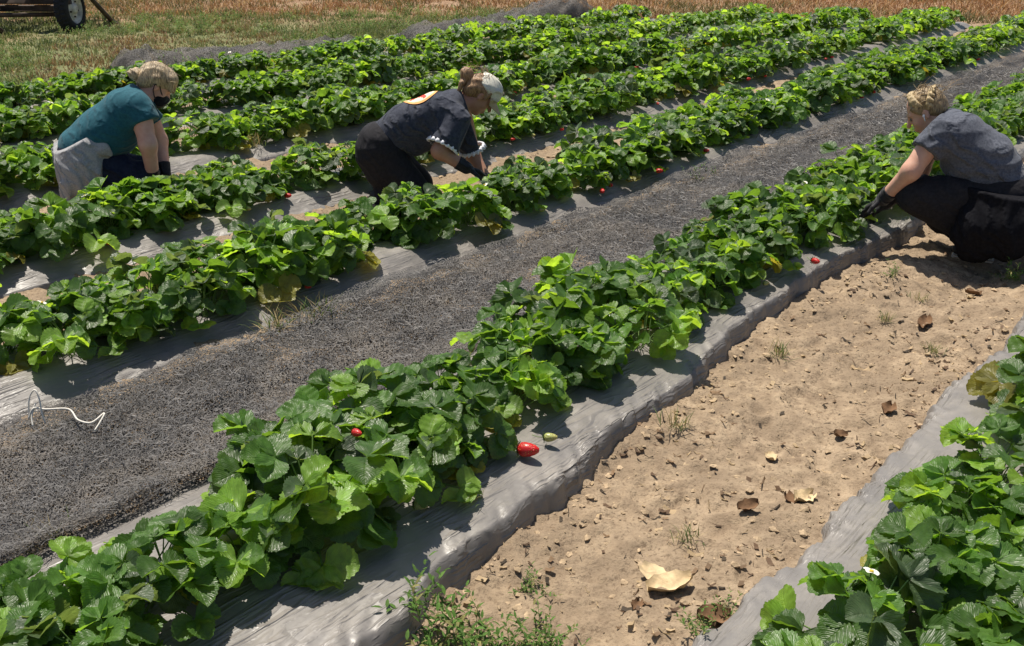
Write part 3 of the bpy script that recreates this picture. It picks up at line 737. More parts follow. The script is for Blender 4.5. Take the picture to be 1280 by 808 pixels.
def head(B, c, fw, up, sc=1.0):
    """skull, jaw, brow, nose, lips, chin, ear and eye sockets blended into the body"""
    fw = np.array(fw, float); fw /= np.linalg.norm(fw); up = np.array(up, float); up -= fw * (up @ fw); up /= np.linalg.norm(up); sd_ = np.cross(up, fw)
    M = np.stack([sd_, fw, up], 1); P = lambda a, b, d: np.array(c) + (sd_ * a + fw * b + up * d) * sc
    B.ell(P(0, -.012, .032), np.array([.074, .094, .084]) * sc, M, .02)
    B.ell(P(0, .028, -.035), np.array([.056, .062, .078]) * sc, M, .03)
    B.cap(P(0, .062, -.098), P(0, .05, -.085), .02 * sc, .03 * sc, .02)            # chin
    for e in (-1, 1):
        B.cap(P(.012 * e, .082, .018), P(.045 * e, .066, .02), .010 * sc, .010 * sc, .012)   # brow
        B.ell(P(.031 * e, .088, -.002), np.array([.016, .014, .011]) * sc, M, .012, '-')     # socket
        B.ell(P(.04 * e, .055, -.03), np.array([.02, .02, .022]) * sc, M, .02)               # cheek
        B.ell(P(.074 * e, -.008, -.008), np.array([.010, .019, .032]) * sc, M, .006)         # ear
        B.ell(P(.083 * e, .000, -.004), np.array([.005, .009, .015]) * sc, M, .004, '-')
    B.cap(P(0, .088, .012), P(0, .112, -.03), .008 * sc, .013 * sc, .012)                    # nose
    B.cap(P(-.016, .088, -.06), P(.016, .088, -.06), .008 * sc, .008 * sc, .008); B.cap(P(-.014, .086, -.071), P(.014, .086, -.071), .008 * sc, .008 * sc, .006)
    B.cap(P(-.014, .097, -.0655), P(.014, .097, -.0655), .002 * sc, .002 * sc, .003, op='-')
    return P, M
def eyes(P, root, sc=1.0):
    for e in (-1, 1):
        m = MB(); c = P(.031 * e, .0745, -.002); m.lathe([(.0004, -.0115), (.008, -.0085), (.0115, 0), (.008, .0085), (.0004, .0115)], c, n=14, closed=False); m.build('eye', M_EYE, root)
def hand(B, wr, d, nrm, sc=1.0, curl=.6, side=1, grow=0.0):
    """palm, four jointed fingers of unequal length and a thumb from the side of the palm"""
    d = np.array(d, float); d /= np.linalg.norm(d); nrm = np.array(nrm, float); nrm -= d * (nrm @ d); nrm /= np.linalg.norm(nrm); s_ = np.cross(nrm, d) * side
    wr = np.array(wr, float); A = lambda u, v, n_: wr + (d * u + s_ * v + nrm * n_) * sc
    for v in (-.027, -.009, .009, .026): B.cap(A(.0, v * .55, 0), A(.085, v, 0), (.015 + grow) * sc, (.0125 + grow) * sc, .012)
    for i, (v, L_) in enumerate(((-.028, .068), (-.0095, .078), (.0095, .073), (.028, .056))):
        p = A(.085, v, 0); ang = 0.15
        for j, fr in enumerate((.45, .31, .24)):
            ang += curl * (.55 + .12 * i) * (1.0 if j else .6)
            dd = d * math.cos(ang) - nrm * math.sin(ang) + s_ * (v * 1.3 if j == 0 else 0); q_ = p + dd * L_ * fr * sc
            B.cap(p, q_, (.0095 - .0009 * j + grow) * sc, (.0088 - .0009 * j + grow) * sc, .004); p = q_
    p0, p1 = A(.022, -.03, -.006), A(.052, -.058, -.02); p2 = A(.08, -.066, -.034)
    B.cap(p0, p1, (.014 + grow) * sc, (.0105 + grow) * sc, .01); B.cap(p1, p2, (.0105 + grow) * sc, (.0085 + grow) * sc, .004)
def glove(P_, wr, d, nrm, side, arm_from, curl=.6, sc=1.0):
    B = Body(); hand(B, wr, d, nrm, sc, curl, side, .0018); u = np.array(arm_from) - np.array(wr); u /= np.linalg.norm(u)
    B.cap(np.array(wr), np.array(wr) + u * .065, .038, .043, .012, flat=.0); B.build('glove', M_GLOVE, P_.root, .0045)
def shoe(P_, heel, toe, ankle):
    B = Body(); heel, toe, ankle = [np.array(q, float) for q in (heel, toe, ankle)]; mid = heel * .45 + toe * .55 + np.array([0, 0, .012])
    B.cap(heel, mid, .036, .04, .02).cap(mid, toe, .04, .03, .02).cap(heel + np.array([0, 0, .01]), ankle, .036, .042, .02); B.cut(heel * 0 + np.array([0, 0, min(heel[2], toe[2]) - .026]), (0, 0, -1))
    B.build('shoe', M_SHOE, P_.root, .007)
    m = MB(); dr = toe - heel; L_ = np.linalg.norm(dr[:2]); a = math.atan2(dr[1], dr[0])
    m.box((heel + toe) / 2 * np.array([1, 1, 0]) + np.array([0, 0, min(heel[2], toe[2]) - .034]), (L_ + .055, .075, .02), Matrix.Rotation(a, 3, 'Z'), bev=.008); m.build('shoe_sole', M_SOLE, P_.root)

# ---- woman in teal, kneeling behind the third bed
W = Person(110, 258, 6.0, 'kneeling person in a teal shirt and black mask, grey sweatshirt tied round the waist'); q = W.q
B = Body()
hipL, hipR = q(106, 203, -.09), q(106, 199, .09)
for f in (-.075, .075): B.chain([q(108, 196, f), q(128, 166, f * 1.1), q(155, 141, f * 1.35)], [.125, .12, .118], .06)
B.chain([q(160, 136, -.1), q(172, 127, 0), q(160, 134, .1)], [.095, .085, .095], .05)
B.chain([q(170, 128, 0), q(188, 115, 0)], [.06, .052], .03)
knN, knF = q(176, 224, -.13), q(180, 218, .12); ftN, ftF = q(112, 250, -.12), q(116, 246, .12)
B.chain([hipL, knN, ftN], [.12, .075, .045]); B.chain([hipR, knF, ftF], [.12, .075, .045])
shN, elN, wrN = q(174, 136, -.17), q(185, 181, -.24), q(192, 224, -.17)
shF, elF, wrF = q(180, 130, .17), q(199, 176, .20), q(206, 216, .10)
B.chain([shN, elN, wrN], [.068, .05, .034]); B.chain([shF, elF, wrF], [.066, .05, .034])
hand(B, wrN, (.35, .25, -.6), (.8, .1, .4), 1.0, .5, 1); hand(B, wrF, (.5, -.2, -.6), (.8, .1, .4), 1.0, .5, -1)
hc = q(195, 106, -.01); fw = np.array([.70, .06, -.71]); up = np.array([.71, .04, .70])
P, Mh = head(B, hc, fw, up); B.build('body', M_SKIN_A, W.root, .0075)
S = Body()
for f in (-.075, .075): S.chain([q(104, 186, f), q(128, 166, f * 1.15), q(155, 141, f * 1.4)], [.142, .136, .134], .06)
S.chain([q(160, 136, -.1), q(173, 127, 0), q(160, 134, .1)], [.11, .098, .11], .05)
S.cap(q(150, 170, -.05), q(150, 170, .05), .105, .105, .07)
S.cap(q(172, 134, -.155), q(181, 154, -.19), .090, .094, .035, flat=0.0); S.cap(q(177, 129, .155), q(188, 150, .18), .088, .09, .035, flat=0.0)
n_ = q(190, 110, 0) - q(170, 128, 0); n_[1] += .2 * n_[2]; S.cut(q(182, 119, 0), n_); S.disp = folds(.0028, (.8, .3, -.6), 26, 2.4, 1)
S.build('shirt', M_TEAL, W.root, .009)
T = Body(); T.chain([hipL + .0, knN, ftN], [.138, .096, .062], .05); T.chain([hipR, knF, ftF], [.138, .096, .062], .05); T.cap(q(104, 192, -.08), q(104, 192, .08), .14, .14, .05)
T.disp = folds(.007, (.9, .1, .5), 40, 1.5, 4); T.build('trousers', M_NAVY, W.root, .011)
J = Body(); J.cap(q(101, 178, -.075), q(101, 178, .085), .158, .158, .06); J.cap(q(104, 196, -.10), q(104, 196, .10), .150, .150, .06)
J.cap(q(99, 212, -.15), q(99, 212, .1), .115, .11, .06); J.cap(q(96, 228, -.17), q(94, 228, .08), .085, .08, .06); J.chain([q(92, 232, -.18), q(86, 246, -.18), q(83, 257, -.17)], [.06, .035, .018], .04)
J.chain([q(110, 200, -.17), q(113, 216, -.19), q(108, 230, -.2)], [.07, .06, .045], .05); J.chain([q(116, 184, -.19), q(128, 187, -.215), q(138, 189, -.20)], [.055, .036, .022], .03)
J.cut(q(101, 166, 0), (-.45, 0, .9)); J.cut(q(139, 188, -.2), (1, 0, .25)); J.cut(q(118, 232, -.2), (.62, 0, -.78)); J.disp = folds(.010, (.75, .55, .25), 46, 1.3, 2)
J.build('tied_sweatshirt', M_GREYJ, W.root, .009)
H = Body(); H.ell(P(0, -.022, .042), (.086, .100, .088), Mh, .02); H.ell(P(0, -.07, .0), (.072, .055, .075), Mh, .03); H.ell(P(0, .03, .085), (.068, .062, .045), Mh, .03)
H.chain([P(.06, .02, .075), P(.082, .055, .02), P(.07, .082, -.015)], [.032, .018, .006], .02)
for e in (-1, 1): H.chain([P(.06 * e, .03, .075), P(.066 * e, .075, .03)], [.03, .014], .02); H.chain([P(.07 * e, -.03, .03), P(.078 * e, -.01, .01)], [.03, .012], .02)
H.chain([P(.03, .085, .07), P(.03, .11, .03)], [.025, .012], .02)
H.disp = folds(.0035, (.3, .9, .3), 80, 2.2, 3); hair = H.build('hair', M_BLOND, W.root, .007)
strands(P, M_BLOND, hair, 90, 1)
U = Body(); bc = q(168, 93, -.01); U.ell(bc, (.038, .046, .034), None, .02); U.cap(bc + [-.02, -.02, .012], bc + [.02, .02, .02], .02, .018, .01); U.cap(bc + [.0, .0, 0], q(180, 98, 0), .026, .035, .02); U.disp = folds(.007, (1, .2, .8), 95, 2, 6)
U.build('hair_bun', M_BLOND, hair, .006)
K = Body(); K.ell(P(0, .062, -.058), (.066, .058, .058), Mh, .01); K.ell(P(0, .1, -.03), (.02, .022, .022), Mh, .02); K.cut(P(0, 0, -.014), -np.array(up) * -1); K.cut(P(0, .022, -.03), -fw)
mk = K.build('face_mask', M_MASK, W.root, .006)
m = MB()
for e in (-1, 1):
    m.tube([P(.055 * e, .06, -.03), P(.073 * e, .03, -.012), P(.083 * e, .0, .012), P(.088 * e, -.012, .02)], .0032, 6); m.tube([P(.05 * e, .05, -.075), P(.066 * e, .02, -.06), P(.082 * e, -.012, -.035), P(.089 * e, -.026, -.005), P(.088 * e, -.012, .02)], .0032, 6)
m.build('mask_strap', M_MASK, mk)
glove(W, wrN, (.35, .25, -.6), (.8, .1, .4), 1, elN, .5); glove(W, wrF, (.5, -.2, -.6), (.8, .1, .4), -1, elF, .5)
shoe(W, q(104, 252, -.12) * [1, 1, 0] + [0, 0, .05], q(140, 252, -.12) * [1, 1, 0] + [0, 0, .04], ftN); shoe(W, q(104, 252, .12) * [1, 1, 0] + [0, 0, .05], q(140, 252, .12) * [1, 1, 0] + [0, 0, .04], ftF)

# ---- woman in the cream cap, bending over the second bed
W = Person(500, 250, 6.15, 'person in a charcoal shirt and cream cap bending low over the plants'); q = W.q
B = Body(); hipL, hipR = q(476, 188, -.09), q(476, 184, .09)
for f in (-.07, .07): B.chain([q(474, 184, f), q(505, 160, f * 1.1), q(545, 142, f * 1.35)], [.115, .105, .105], .06)
B.chain([q(556, 139, -.1), q(570, 132, 0), q(556, 136, .1)], [.085, .075, .085], .05); B.chain([q(570, 131, 0), q(590, 125, 0)], [.055, .05], .03)
knN, knF = q(513, 236, -.12), q(520, 230, .12); ftN, ftF = q(476, 247, -.12), q(480, 244, .12)
B.chain([hipL, knN, ftN], [.115, .072, .042]); B.chain([hipR, knF, ftF], [.115, .072, .042])
shN, elN, wrN = q(572, 148, -.17), q(549, 189, -.24), q(583, 210, -.24)
shF, elF, wrF = q(578, 142, .16), q(592, 196, .19), q(612, 231, .06)
B.chain([shN, elN, wrN], [.062, .046, .033]); B.chain([shF, elF, wrF], [.06, .045, .03])
dN, dF = (.85, .15, -.35), (.45, -.2, -.65); hand(B, wrN, dN, (.3, .2, .9), 1, .55, 1); hand(B, wrF, dF, (.8, .1, .5), 1, .6, -1)
hc = q(601, 118, .0); fw = np.array([.66, .06, -.75]); up = np.array([.75, .04, .66]); P, Mh = head(B, hc, fw, up); B.build('body', M_SKIN_B, W.root, .0075)
S = Body()
for f in (-.07, .07): S.chain([q(487, 172, f), q(508, 157, f * 1.15), q(545, 141, f * 1.4)], [.122, .12, .122], .06)
S.chain([q(554, 140, -.1), q(569, 132, 0), q(554, 137, .1)], [.10, .088, .10], .05); S.cap(q(520, 180, -.06), q(545, 165, -.06), .075, .09, .06)
S.cap(q(570, 150, -.16), q(555, 180, -.215), .09, .10, .035, flat=0.012); S.cap(q(575, 146, .15), q(590, 186, .18), .085, .085, .035, flat=0.0)
n_ = q(592, 124, 0) - q(566, 133, 0); n_[1] += .2 * n_[2]; S.cut(q(581, 127, 0), n_); S.cut(q(466, 172, 0), q(470, 190, 0) - q(505, 160, 0)); S.disp = folds(.003, (.85, .2, -.5), 28, 2.4, 2); shirt = S.build('shirt', M_CHAR, W.root, .009)
D_, lo_, h_ = S.field
def probe(p):
    i = np.clip(((np.array(p) - lo_) / h_), 0, np.array(D_.shape) - 2); b = i.astype(int); t = i - b; v = 0
    for dx in (0, 1):
        for dy in (0, 1):
            for dz in (0, 1): v += D_[b[0] + dx, b[1] + dy, b[2] + dz] * (t[0] if dx else 1 - t[0]) * (t[1] if dy else 1 - t[1]) * (t[2] if dz else 1 - t[2])
    return v
def drop(p, d):
    p = np.array(p, float)
    for _ in range(60):
        v = probe(p)
        if v < .003: break
        p = p + d * max(v * .7, .001)
    return p
ctr = q(524, 118, -.075) + np.array([0, 0, .03]); ua = q(545, 109, 0) - q(503, 120, 0); ua /= np.linalg.norm(ua); va = np.array([0, 1., 0]); na = np.cross(ua, va); na = na if na[2] > 0 else -na; na = na - va * .55; na /= np.linalg.norm(na); va = np.cross(na, ua)
V = []; Fc = []; MI = []; NR, NA = 12, 48
for i in range(NR + 1):
    for k in range(NA):
        a = 2 * math.pi * k / NA; r_ = i / NR; V.append(drop(ctr + na * .06 + (ua * math.cos(a) + va * math.sin(a)) * .112 * r_, -na) + na * .002)
for i in range(NR):
    for k in range(NA):
        a = 2 * math.pi * (k + .5) / NA; r_ = (i + .5) / NR; pet = .50 + .20 * math.cos(5 * a + .4) + .07 * math.sin(9 * a)
        Fc.append((i * NA + k, (i + 1) * NA + k, (i + 1) * NA + (k + 1) % NA, i * NA + (k + 1) % NA)); MI.append(1 if (r_ < pet and r_ > .18) else (2 if r_ > .86 or r_ <= .18 else 0))
mesh_obj('shirt_emblem', V, Fc, None, shirt, mats=[simple('emblem_cream', (.78, .66, .5), .8, .2, vary=.08), simple('emblem_red', (.62, .07, .05), .8, .2), simple('emblem_orange', (.75, .38, .14), .8, .2)], mi=MI)
def trim(c, ax_, r_, par):
    ax_ = np.array(ax_) / np.linalg.norm(ax_); a = np.cross(ax_, [0, 1, .2]); a /= np.linalg.norm(a); b = np.cross(ax_, a); m = MB(); pts = []
    n = 72; V = []
    for k in range(n):
        t = 2 * math.pi * k / n; wv = .008 * math.sin(t * 17)
        for (dr, dl) in ((-.004, -.012), (.006 + wv * .5, -.008), (.010 + wv, .016), (-.002 + wv, .018)): V.append(np.array(c) + (a * math.cos(t) + b * math.sin(t)) * (r_ + dr) + ax_ * (dl + wv * .4))
    m.add(V, [(4 * k + j, 4 * k + (j + 1) % 4, 4 * ((k + 1) % n) + (j + 1) % 4, 4 * ((k + 1) % n) + j) for k in range(n) for j in range(4)]); m.build('sleeve_trim', M_LACE, par)
trim(q(554, 181, -.217), q(555, 180, -.215) - q(570, 150, -.16), .090, shirt); trim(q(590, 186, .18), q(590, 186, .18) - q(575, 146, .15), .078, shirt)
T = Body(); T.chain([hipL, knN, ftN], [.132, .098, .06], .05); T.chain([hipR, knF, ftF], [.132, .098, .06], .05); T.cap(q(474, 180, -.085), q(474, 178, .085), .13, .13, .05); T.cap(q(470, 196, -.09), q(476, 214, -.1), .12, .10, .05)
T.disp = folds(.004, (.5, .1, .9), 34, 1.5, 4); T.build('leggings', M_BLACK, W.root, .011)
H = Body(); H.ell(P(0, -.02, .03), (.080, .098, .086), Mh, .02); H.ell(P(0, -.07, -.01), (.07, .05, .07), Mh, .03); H.cut(P(0, .045, 0), fw)
for e in (-1, 1): H.chain([P(.075 * e, .02, .05), P(.078 * e, .022, -.01)], [.014, .006], .012)
H.disp = folds(.003, (.5, .6, .6), 80, 2, 5); hair = H.build('hair', M_BROWN, W.root, .007)
strands(P, M_BROWN, hair, 45, 2, .5)
U = Body(); bc = q(584, 93, 0); U.ell(bc, (.036, .04, .045), None, .02); U.chain([bc, q(590, 105, 0)], [.03, .04], .02); U.cap(bc + [-.02, 0, .02], bc + [-.035, -.01, -.03], .018, .01, .015); U.cap(q(578, 104, -.03), q(572, 116, -.03), .02, .01, .015); U.disp = folds(.008, (1, .3, .3), 100, 2, 1); U.build('hair_bun', M_BROWN, hair, .006)
Cp = Body(); Cp.ell(P(0, .005, .052), (.088, .104, .088), Mh, .02); Cp.cut(P(0, .02, .035), -up + fw * -.12); Cp.cut(P(0, -.088, .07), -fw + up * .25); Cp.disp = folds(.003, (.2, .9, .3), 50, 1, 2); cap = Cp.build('cap', M_CREAM, W.root, .007)
V = []; Fc = []
for k in range(17):
    a = R(-78 + 156 * k / 16)
    for j, rr in enumerate((.0, .4, .75, 1.0)):
        base_ = np.array([.084 * math.sin(a), .02 + .088 * math.cos(a)]); ex = np.array([.082 * math.sin(a), .02 + .088 * math.cos(a) + .072 * max(0, math.cos(a)) ** .6]); pp = base_ * (1 - rr) + ex * rr
        V += [P(pp[0], pp[1], .034 - .028 * rr - 1.6 * pp[0] ** 2 * rr), P(pp[0], pp[1], .030 - .028 * rr - 1.6 * pp[0] ** 2 * rr)]
for k in range(16):
    for j in range(3):
        a = k * 8 + 2 * j; b = a + 8; Fc += [(a, a + 2, b + 2, b), (a + 1, b + 1, b + 3, a + 3)]
    Fc.append((k * 8 + 6, k * 8 + 7, k * 8 + 15, k * 8 + 14))
mesh_obj('cap_peak', V, Fc, M_BRIM, cap)
m = MB(); m.lathe([(.0005, .006), (.007, .004), (.008, 0)], P(0, .005, .14), Matrix(Mh.tolist()), n=10, closed=False); m.build('cap_button', M_CREAM, cap)
eyes(P, W.root); glove(W, wrN, dN, (.3, .2, .9), 1, elN, .55); glove(W, wrF, dF, (.8, .1, .5), -1, elF, .6)
shoe(W, q(470, 247, -.12) * [1, 1, 0] + [0, 0, .05], q(500, 247, -.12) * [1, 1, 0] + [0, 0, .04], ftN); shoe(W, q(474, 247, .12) * [1, 1, 0] + [0, 0, .05], q(504, 247, .12) * [1, 1, 0] + [0, 0, .04], ftF)

# ---- woman with braids, squatting in the dirt path
W = Person(1225, 316, 5.08, 'person with braided hair and a slate shirt squatting on the dirt path at right'); q = W.q
B = Body(); hipN, hipF = q(1252, 245, -.1), q(1252, 240, .1)
for f in (-.07, .07): B.chain([q(1250, 238, f), q(1232, 205, f * 1.1), q(1200, 176, f * 1.35)], [.12, .112, .112], .06)
B.chain([q(1190, 173, -.1), q(1182, 160, 0), q(1190, 170, .1)], [.088, .078, .088], .05); B.chain([q(1182, 158, 0), q(1166, 146, 0)], [.055, .05], .03)
knN, knF = q(1146, 244, -.17), q(1180, 268, .14); anN, ftF = q(1196, 286, -.14), q(1240, 312, .14)
B.chain([hipN, knN, anN], [.115, .07, .04]); B.chain([hipF, knF, ftF], [.115, .07, .045])
shN, elN, wrN = q(1170, 170, -.16), q(1139, 214, -.24), q(1104, 249, -.16)
shF, elF, wrF = q(1168, 168, .16), q(1150, 214, .16), q(1108, 254, .04)
B.chain([shN, elN, wrN], [.06, .046, .031]); B.chain([shF, elF, wrF], [.06, .046, .031])
dN, dF = (-.5, .05, -.45), (-.5, .1, -.5); hand(B, wrN, dN, (-.5, .3, .75), 1, .5, -1); hand(B, wrF, dF, (-.5, -.2, .75), 1, .6, 1)
hc = q(1157, 139, 0); fw = np.array([-.80, .03, -.60]); up = np.array([-.58, .03, .80]); P, Mh = head(B, hc, fw, up, .97); B.build('body', M_SKIN_C, W.root, .0075)
S = Body()
for f in (-.07, .07): S.chain([q(1248, 222, f), q(1232, 200, f * 1.15), q(1202, 173, f * 1.4)], [.132, .128, .128], .06)
S.chain([q(1194, 171, -.1), q(1184, 160, 0), q(1194, 168, .1)], [.102, .09, .102], .05); S.cap(q(1205, 205, -.07), q(1212, 222, -.07), .11, .09, .06)
S.cap(q(1176, 165, -.15), q(1156, 189, -.20), .088, .084, .035, flat=0.0); S.cap(q(1176, 164, .15), q(1160, 184, .18), .08, .078, .035, flat=0.0)
n_ = q(1160, 141, 0) - q(1186, 162, 0); n_[1] += .24 * n_[2]; S.cut(q(1172, 150, 0), n_); S.cut(q(1240, 236, 0), (.15, 0, -1)); S.disp = folds(.006, (-.25, .25, 1), 44, 2.6, 3); S.build('shirt', M_HEATH, W.root, .009)
T = Body(); T.chain([hipN, knN, anN], [.13, .092, .05], .05); T.chain([hipF, knF, ftF], [.13, .092, .06], .05); T.cap(q(1250, 244, -.085), q(1250, 244, .085), .135, .135, .05)
T.cap(q(1170, 256, -.16), q(1192, 268, -.15), .075, .06, .06)
T.disp = folds(.005, (.9, .1, .4), 40, 1.5, 4); T.build('leggings', M_BLACK, W.root, .011)
J = Body(); J.cap(q(1252, 236, -.09), q(1252, 234, .09), .148, .148, .06); J.chain([q(1228, 250, -.20), q(1222, 282, -.23), q(1219, 306, -.22)], [.075, .095, .085], .06); J.chain([q(1262, 250, -.19), q(1262, 285, -.22), q(1260, 305, -.22)], [.11, .11, .09], .07)
J.chain([q(1295, 250, -.08), q(1302, 285, -.1), q(1300, 306, -.1)], [.10, .09, .06], .07); J.cap(q(1212, 240, -.2), q(1240, 236, -.23), .035, .05, .03); J.chain([q(1212, 288, -.24), q(1206, 296, -.24), q(1216, 316, -.23)], [.06, .055, .05], .04)
J.cut(q(1250, 228, 0), (.1, 0, 1)); J.cut((0, 0, .012), (0, 0, -1)); J.disp = folds(.010, (.95, .35, .1), 34, 1.5, 2); J.build('tied_jacket', M_JACKET, W.root, .010)
H = Body(); H.ell(P(0, -.022, .036), (.080, .093, .082), Mh, .02); H.ell(P(0, -.062, -.01), (.07, .05, .06), Mh, .03); H.cut(P(0, .062, 0), fw * 1.0 - up * .25)
for e in (-1, 1): H.chain([P(.07 * e, .03, .045), P(.075 * e, .015, .0)], [.02, .006], .015)
H.disp = folds(.0025, (.3, .5, .8), 85, 2, 5); hair = H.build('hair', M_BRAID, W.root, .007)
strands(P, M_BRAID, hair, 60, 3, .2)
for arc in (0, 1):
    Bd = Body(); n = 10
    for k in range(n):
        t = k / (n - 1); a = R(-98 + 196 * t)
        if arc == 0: c = np.array([.083 * math.sin(a), .046 * math.cos(a * .5) - .025, .058 + .062 * math.cos(a)])
        else: c = np.array([.079 * math.sin(a), -.048 - .04 * math.cos(a), .03 + .075 * math.cos(a) * .8])
        for s_ in (-1, 1):
            tg = np.array([math.cos(a), 0, -math.sin(a)]); o = np.array([0, s_ * 1.0, 0])
            Bd.cap(P(*(c - tg * .009 + o * .003)), P(*(c + tg * .010 + o * .014)), .0115, .0085, .003)
    Bd.build('braid', M_BRAIDL, hair, .005)
m = MB(); m.lathe([(.0005, .008), (.006, .006), (.007, 0), (.005, -.006)], P(-.086, .004, -.012), n=10, closed=False); m.tube([P(-.088, .004, -.014), P(-.088, .01, -.04)], .003, 6); m.lathe([(.0005, .008), (.006, .006), (.007, 0), (.005, -.006)], P(.086, .004, -.012), n=10, closed=False); m.tube([P(.088, .004, -.014), P(.088, .01, -.04)], .003, 6); m.build('earbud', M_WHITEP, W.root)
m = MB(); u = wrN - elN; u /= np.linalg.norm(u); a_ = Vector(u).to_track_quat('Z', 'Y').to_matrix(); m.lathe([(.0355, -.011), (.038, -.006), (.038, .006), (.0355, .011)], wrN - u * .052, a_, n=24); m.build('watch', M_BAND, W.root)
eyes(P, W.root, .97); glove(W, wrN, dN, (-.5, .3, .75), -1, elN, .5); glove(W, wrF, dF, (-.5, -.2, .75), 1, elF, .6)
shoe(W, q(1240, 300, -.10) * [1, 1, 0] + [0, 0, .05], q(1200, 300, -.10) * [1, 1, 0] + [0, 0, .04], anN); shoe(W, q(1262, 312, .14) * [1, 1, 0] + [0, 0, .05], q(1230, 312, .14) * [1, 1, 0] + [0, 0, .04], ftF)
# ------------------------------------------------------------------ farm wagon at the top left
wx, wy = ground_at(92, 39); AX = R(25) + THETA            # direction of the axle (towards the camera's right)
wag = empty('farm_wagon', (wx, wy, 0), THETA - R(4), 'dark steel farm wagon with a pale wheel hub standing on the grass', 'wagon')
M_TYRE = simple('tyre_rubber', (.022, .022, .024), .8, .3, bump=.4); M_RIM = simple('pale_rim', (.52, .49, .44), .65, .3, vary=.45, scale=11); M_STEEL = simple('rusty_dark_steel', (.06, .04, .03), .75, .4, vary=.5, scale=8); M_WOOD = simple('weathered_wood', (.2, .15, .1), .85, .2, vary=.4)
def wheel(loc, yaw=0):
    Mx = Matrix.Rotation(yaw, 3, 'Z') @ Matrix.Rotation(R(90), 3, 'Y')
    t = MB(); pr = [(.205, -.085), (.235, -.098), (.275, -.095), (.302, -.075), (.31, -.04), (.31, .04), (.302, .075), (.275, .095), (.235, .098), (.205, .085)]
    t.lathe(pr, (0, 0, 0), Mx, 40)
    for k in range(30):
        a = 2 * math.pi * k / 30
        for s_ in (-1, 1): t.box(Mx @ Vector((.312 * math.cos(a + .05 * s_), .312 * math.sin(a + .05 * s_), s_ * .042)), (.02, .03, .07), Mx @ Matrix.Rotation(a, 3, 'Z'), bev=.004)
    wh = t.build('wheel', M_TYRE, wag); wh.location = loc
    r_ = MB(); r_.lathe([(.206, .085), (.2, .075), (.186, .05), (.17, .03), (.15, .035), (.09, .055), (.07, .06), (.068, .085), (.03, .095), (.001, .095)], (0, 0, 0), Mx, 36, closed=False); r_.lathe([(.206, -.085), (.19, -.05), (.1, -.03), (.001, -.03)], (0, 0, 0), Mx, 36, closed=False)
    rim = r_.build('rim', M_RIM, wh)
    b = MB()
    for k in range(5): a = 2 * math.pi * k / 5; b.lathe([(.012, .05), (.012, .072), (.001, .074)], Mx @ Vector((.11 * math.cos(a), .11 * math.sin(a), 0)), Mx, 6, closed=False)
    b.build('wheel_nuts', M_STEEL, rim)
# local axes: x = axle (out to the near side), y = along the wagon (backwards in the photo's left)
wheel((0, 0, .31)); wheel((-1.75, 0, .31))
m = MB(); m.box((-.87, 0, .31), (1.62, .09, .09), bev=.01); m.build('axle', M_STEEL, wag)
m = MB()
for x in (-1.4, -.35): m.box((x, .55, .53), (.09, 1.6, .12), bev=.012)
for y in (-.1, 1.2): m.box((-.87, y, .42), (1.9, .08, .085), bev=.01)
m.build('frame', M_STEEL, wag)
m = MB()
for k in range(5): m.box((-1.75 + .43 * k, .55, .62), (.19, 1.6, .045), bev=.006)
m.build('deck', M_WOOD, wag)
m = MB(); m.tube([(-.95, -.85, .40), (-.85, -.7, .2), (-.72, -.55, .03)], .035, 8); m.tube([(-1.25, -.6, .40), (-1.2, -.5, .05)], .03, 8); m.tube([(-1.6, -.4, .24), (-.15, .1, .22)], .032, 8); m.build('brace', M_STEEL, wag)
gx0 = ground_at(143, 30); l0 = wag.rotation_euler.z; dl = Matrix.Rotation(-l0, 3, 'Z') @ Vector((gx0[0] - wx, gx0[1] - wy, 0))
m = MB(); tp_ = Vector((.25, -.1, .62)); m.tube([dl, dl * .5 + tp_ * .5, tp_, (-.3, -.1, .52)], .034, 8); m.box(dl + Vector((0, 0, .01)), (.1, .1, .02), bev=.004); m.build('stand_leg', M_STEEL, wag)

# ------------------------------------------------------------------ grass, stubble
def blades(name, n, sampler, hmin, hmax, wid, cols, label, cat, mat=M_GRASS, lean=.5, per=1):
    xy = sampler(n); n = len(xy); r_ = np.random.default_rng(len(name) * 31 + n)
    h = r_.uniform(hmin, hmax, n) * (.5 + .8 * vnoise(xy[:, 0] * 2.1, xy[:, 1] * 2.1, 3)); a = r_.uniform(0, 2 * np.pi, n); ln = r_.uniform(0, lean, n) * h; b = r_.uniform(0, 2 * np.pi, n)
    z0 = ground_h(xy[:, 0], xy[:, 1]) - .01; wv = r_.uniform(.6, 1.3, n) * wid
    p0 = np.stack([xy[:, 0], xy[:, 1], z0], 1); wd = np.stack([np.cos(a) * wv, np.sin(a) * wv, 0 * a], 1)
    md = p0 + np.stack([np.cos(b) * ln * .35, np.sin(b) * ln * .35, h * .6], 1); tp = p0 + np.stack([np.cos(b) * ln, np.sin(b) * ln, h], 1)
    V = np.stack([p0 - wd, p0 + wd, md + wd * .8, md - wd * .8, tp], 1).reshape(-1, 3)
    i = np.arange(n)[:, None] * 5; F4 = (i + np.array([[0, 1, 2, 3]])); F3 = (i + np.array([[3, 2, 4, 4]]))
    Fq = [tuple(q) for q in F4.tolist()] + [tuple(q[:3]) for q in F3.tolist()]
    ci = .5 + 1.25 * (.65 * fbm(xy[:, 0] * .55, xy[:, 1] * .55, 5, 3) + .5 * fbm(xy[:, 0] * 2.4, xy[:, 1] * 2.4, 2, 2)) + r_.normal(0, .13, n); cols = np.array(cols); k = np.clip((ci * len(cols)).astype(int), 0, len(cols) - 1)
    c = cols[k] * r_.uniform(.7, 1.25, n)[:, None]
    return tag(mesh_obj(name, V, Fq, mat, col=np.repeat(c, 5, 0), smooth=False), label, cat, kind='stuff')
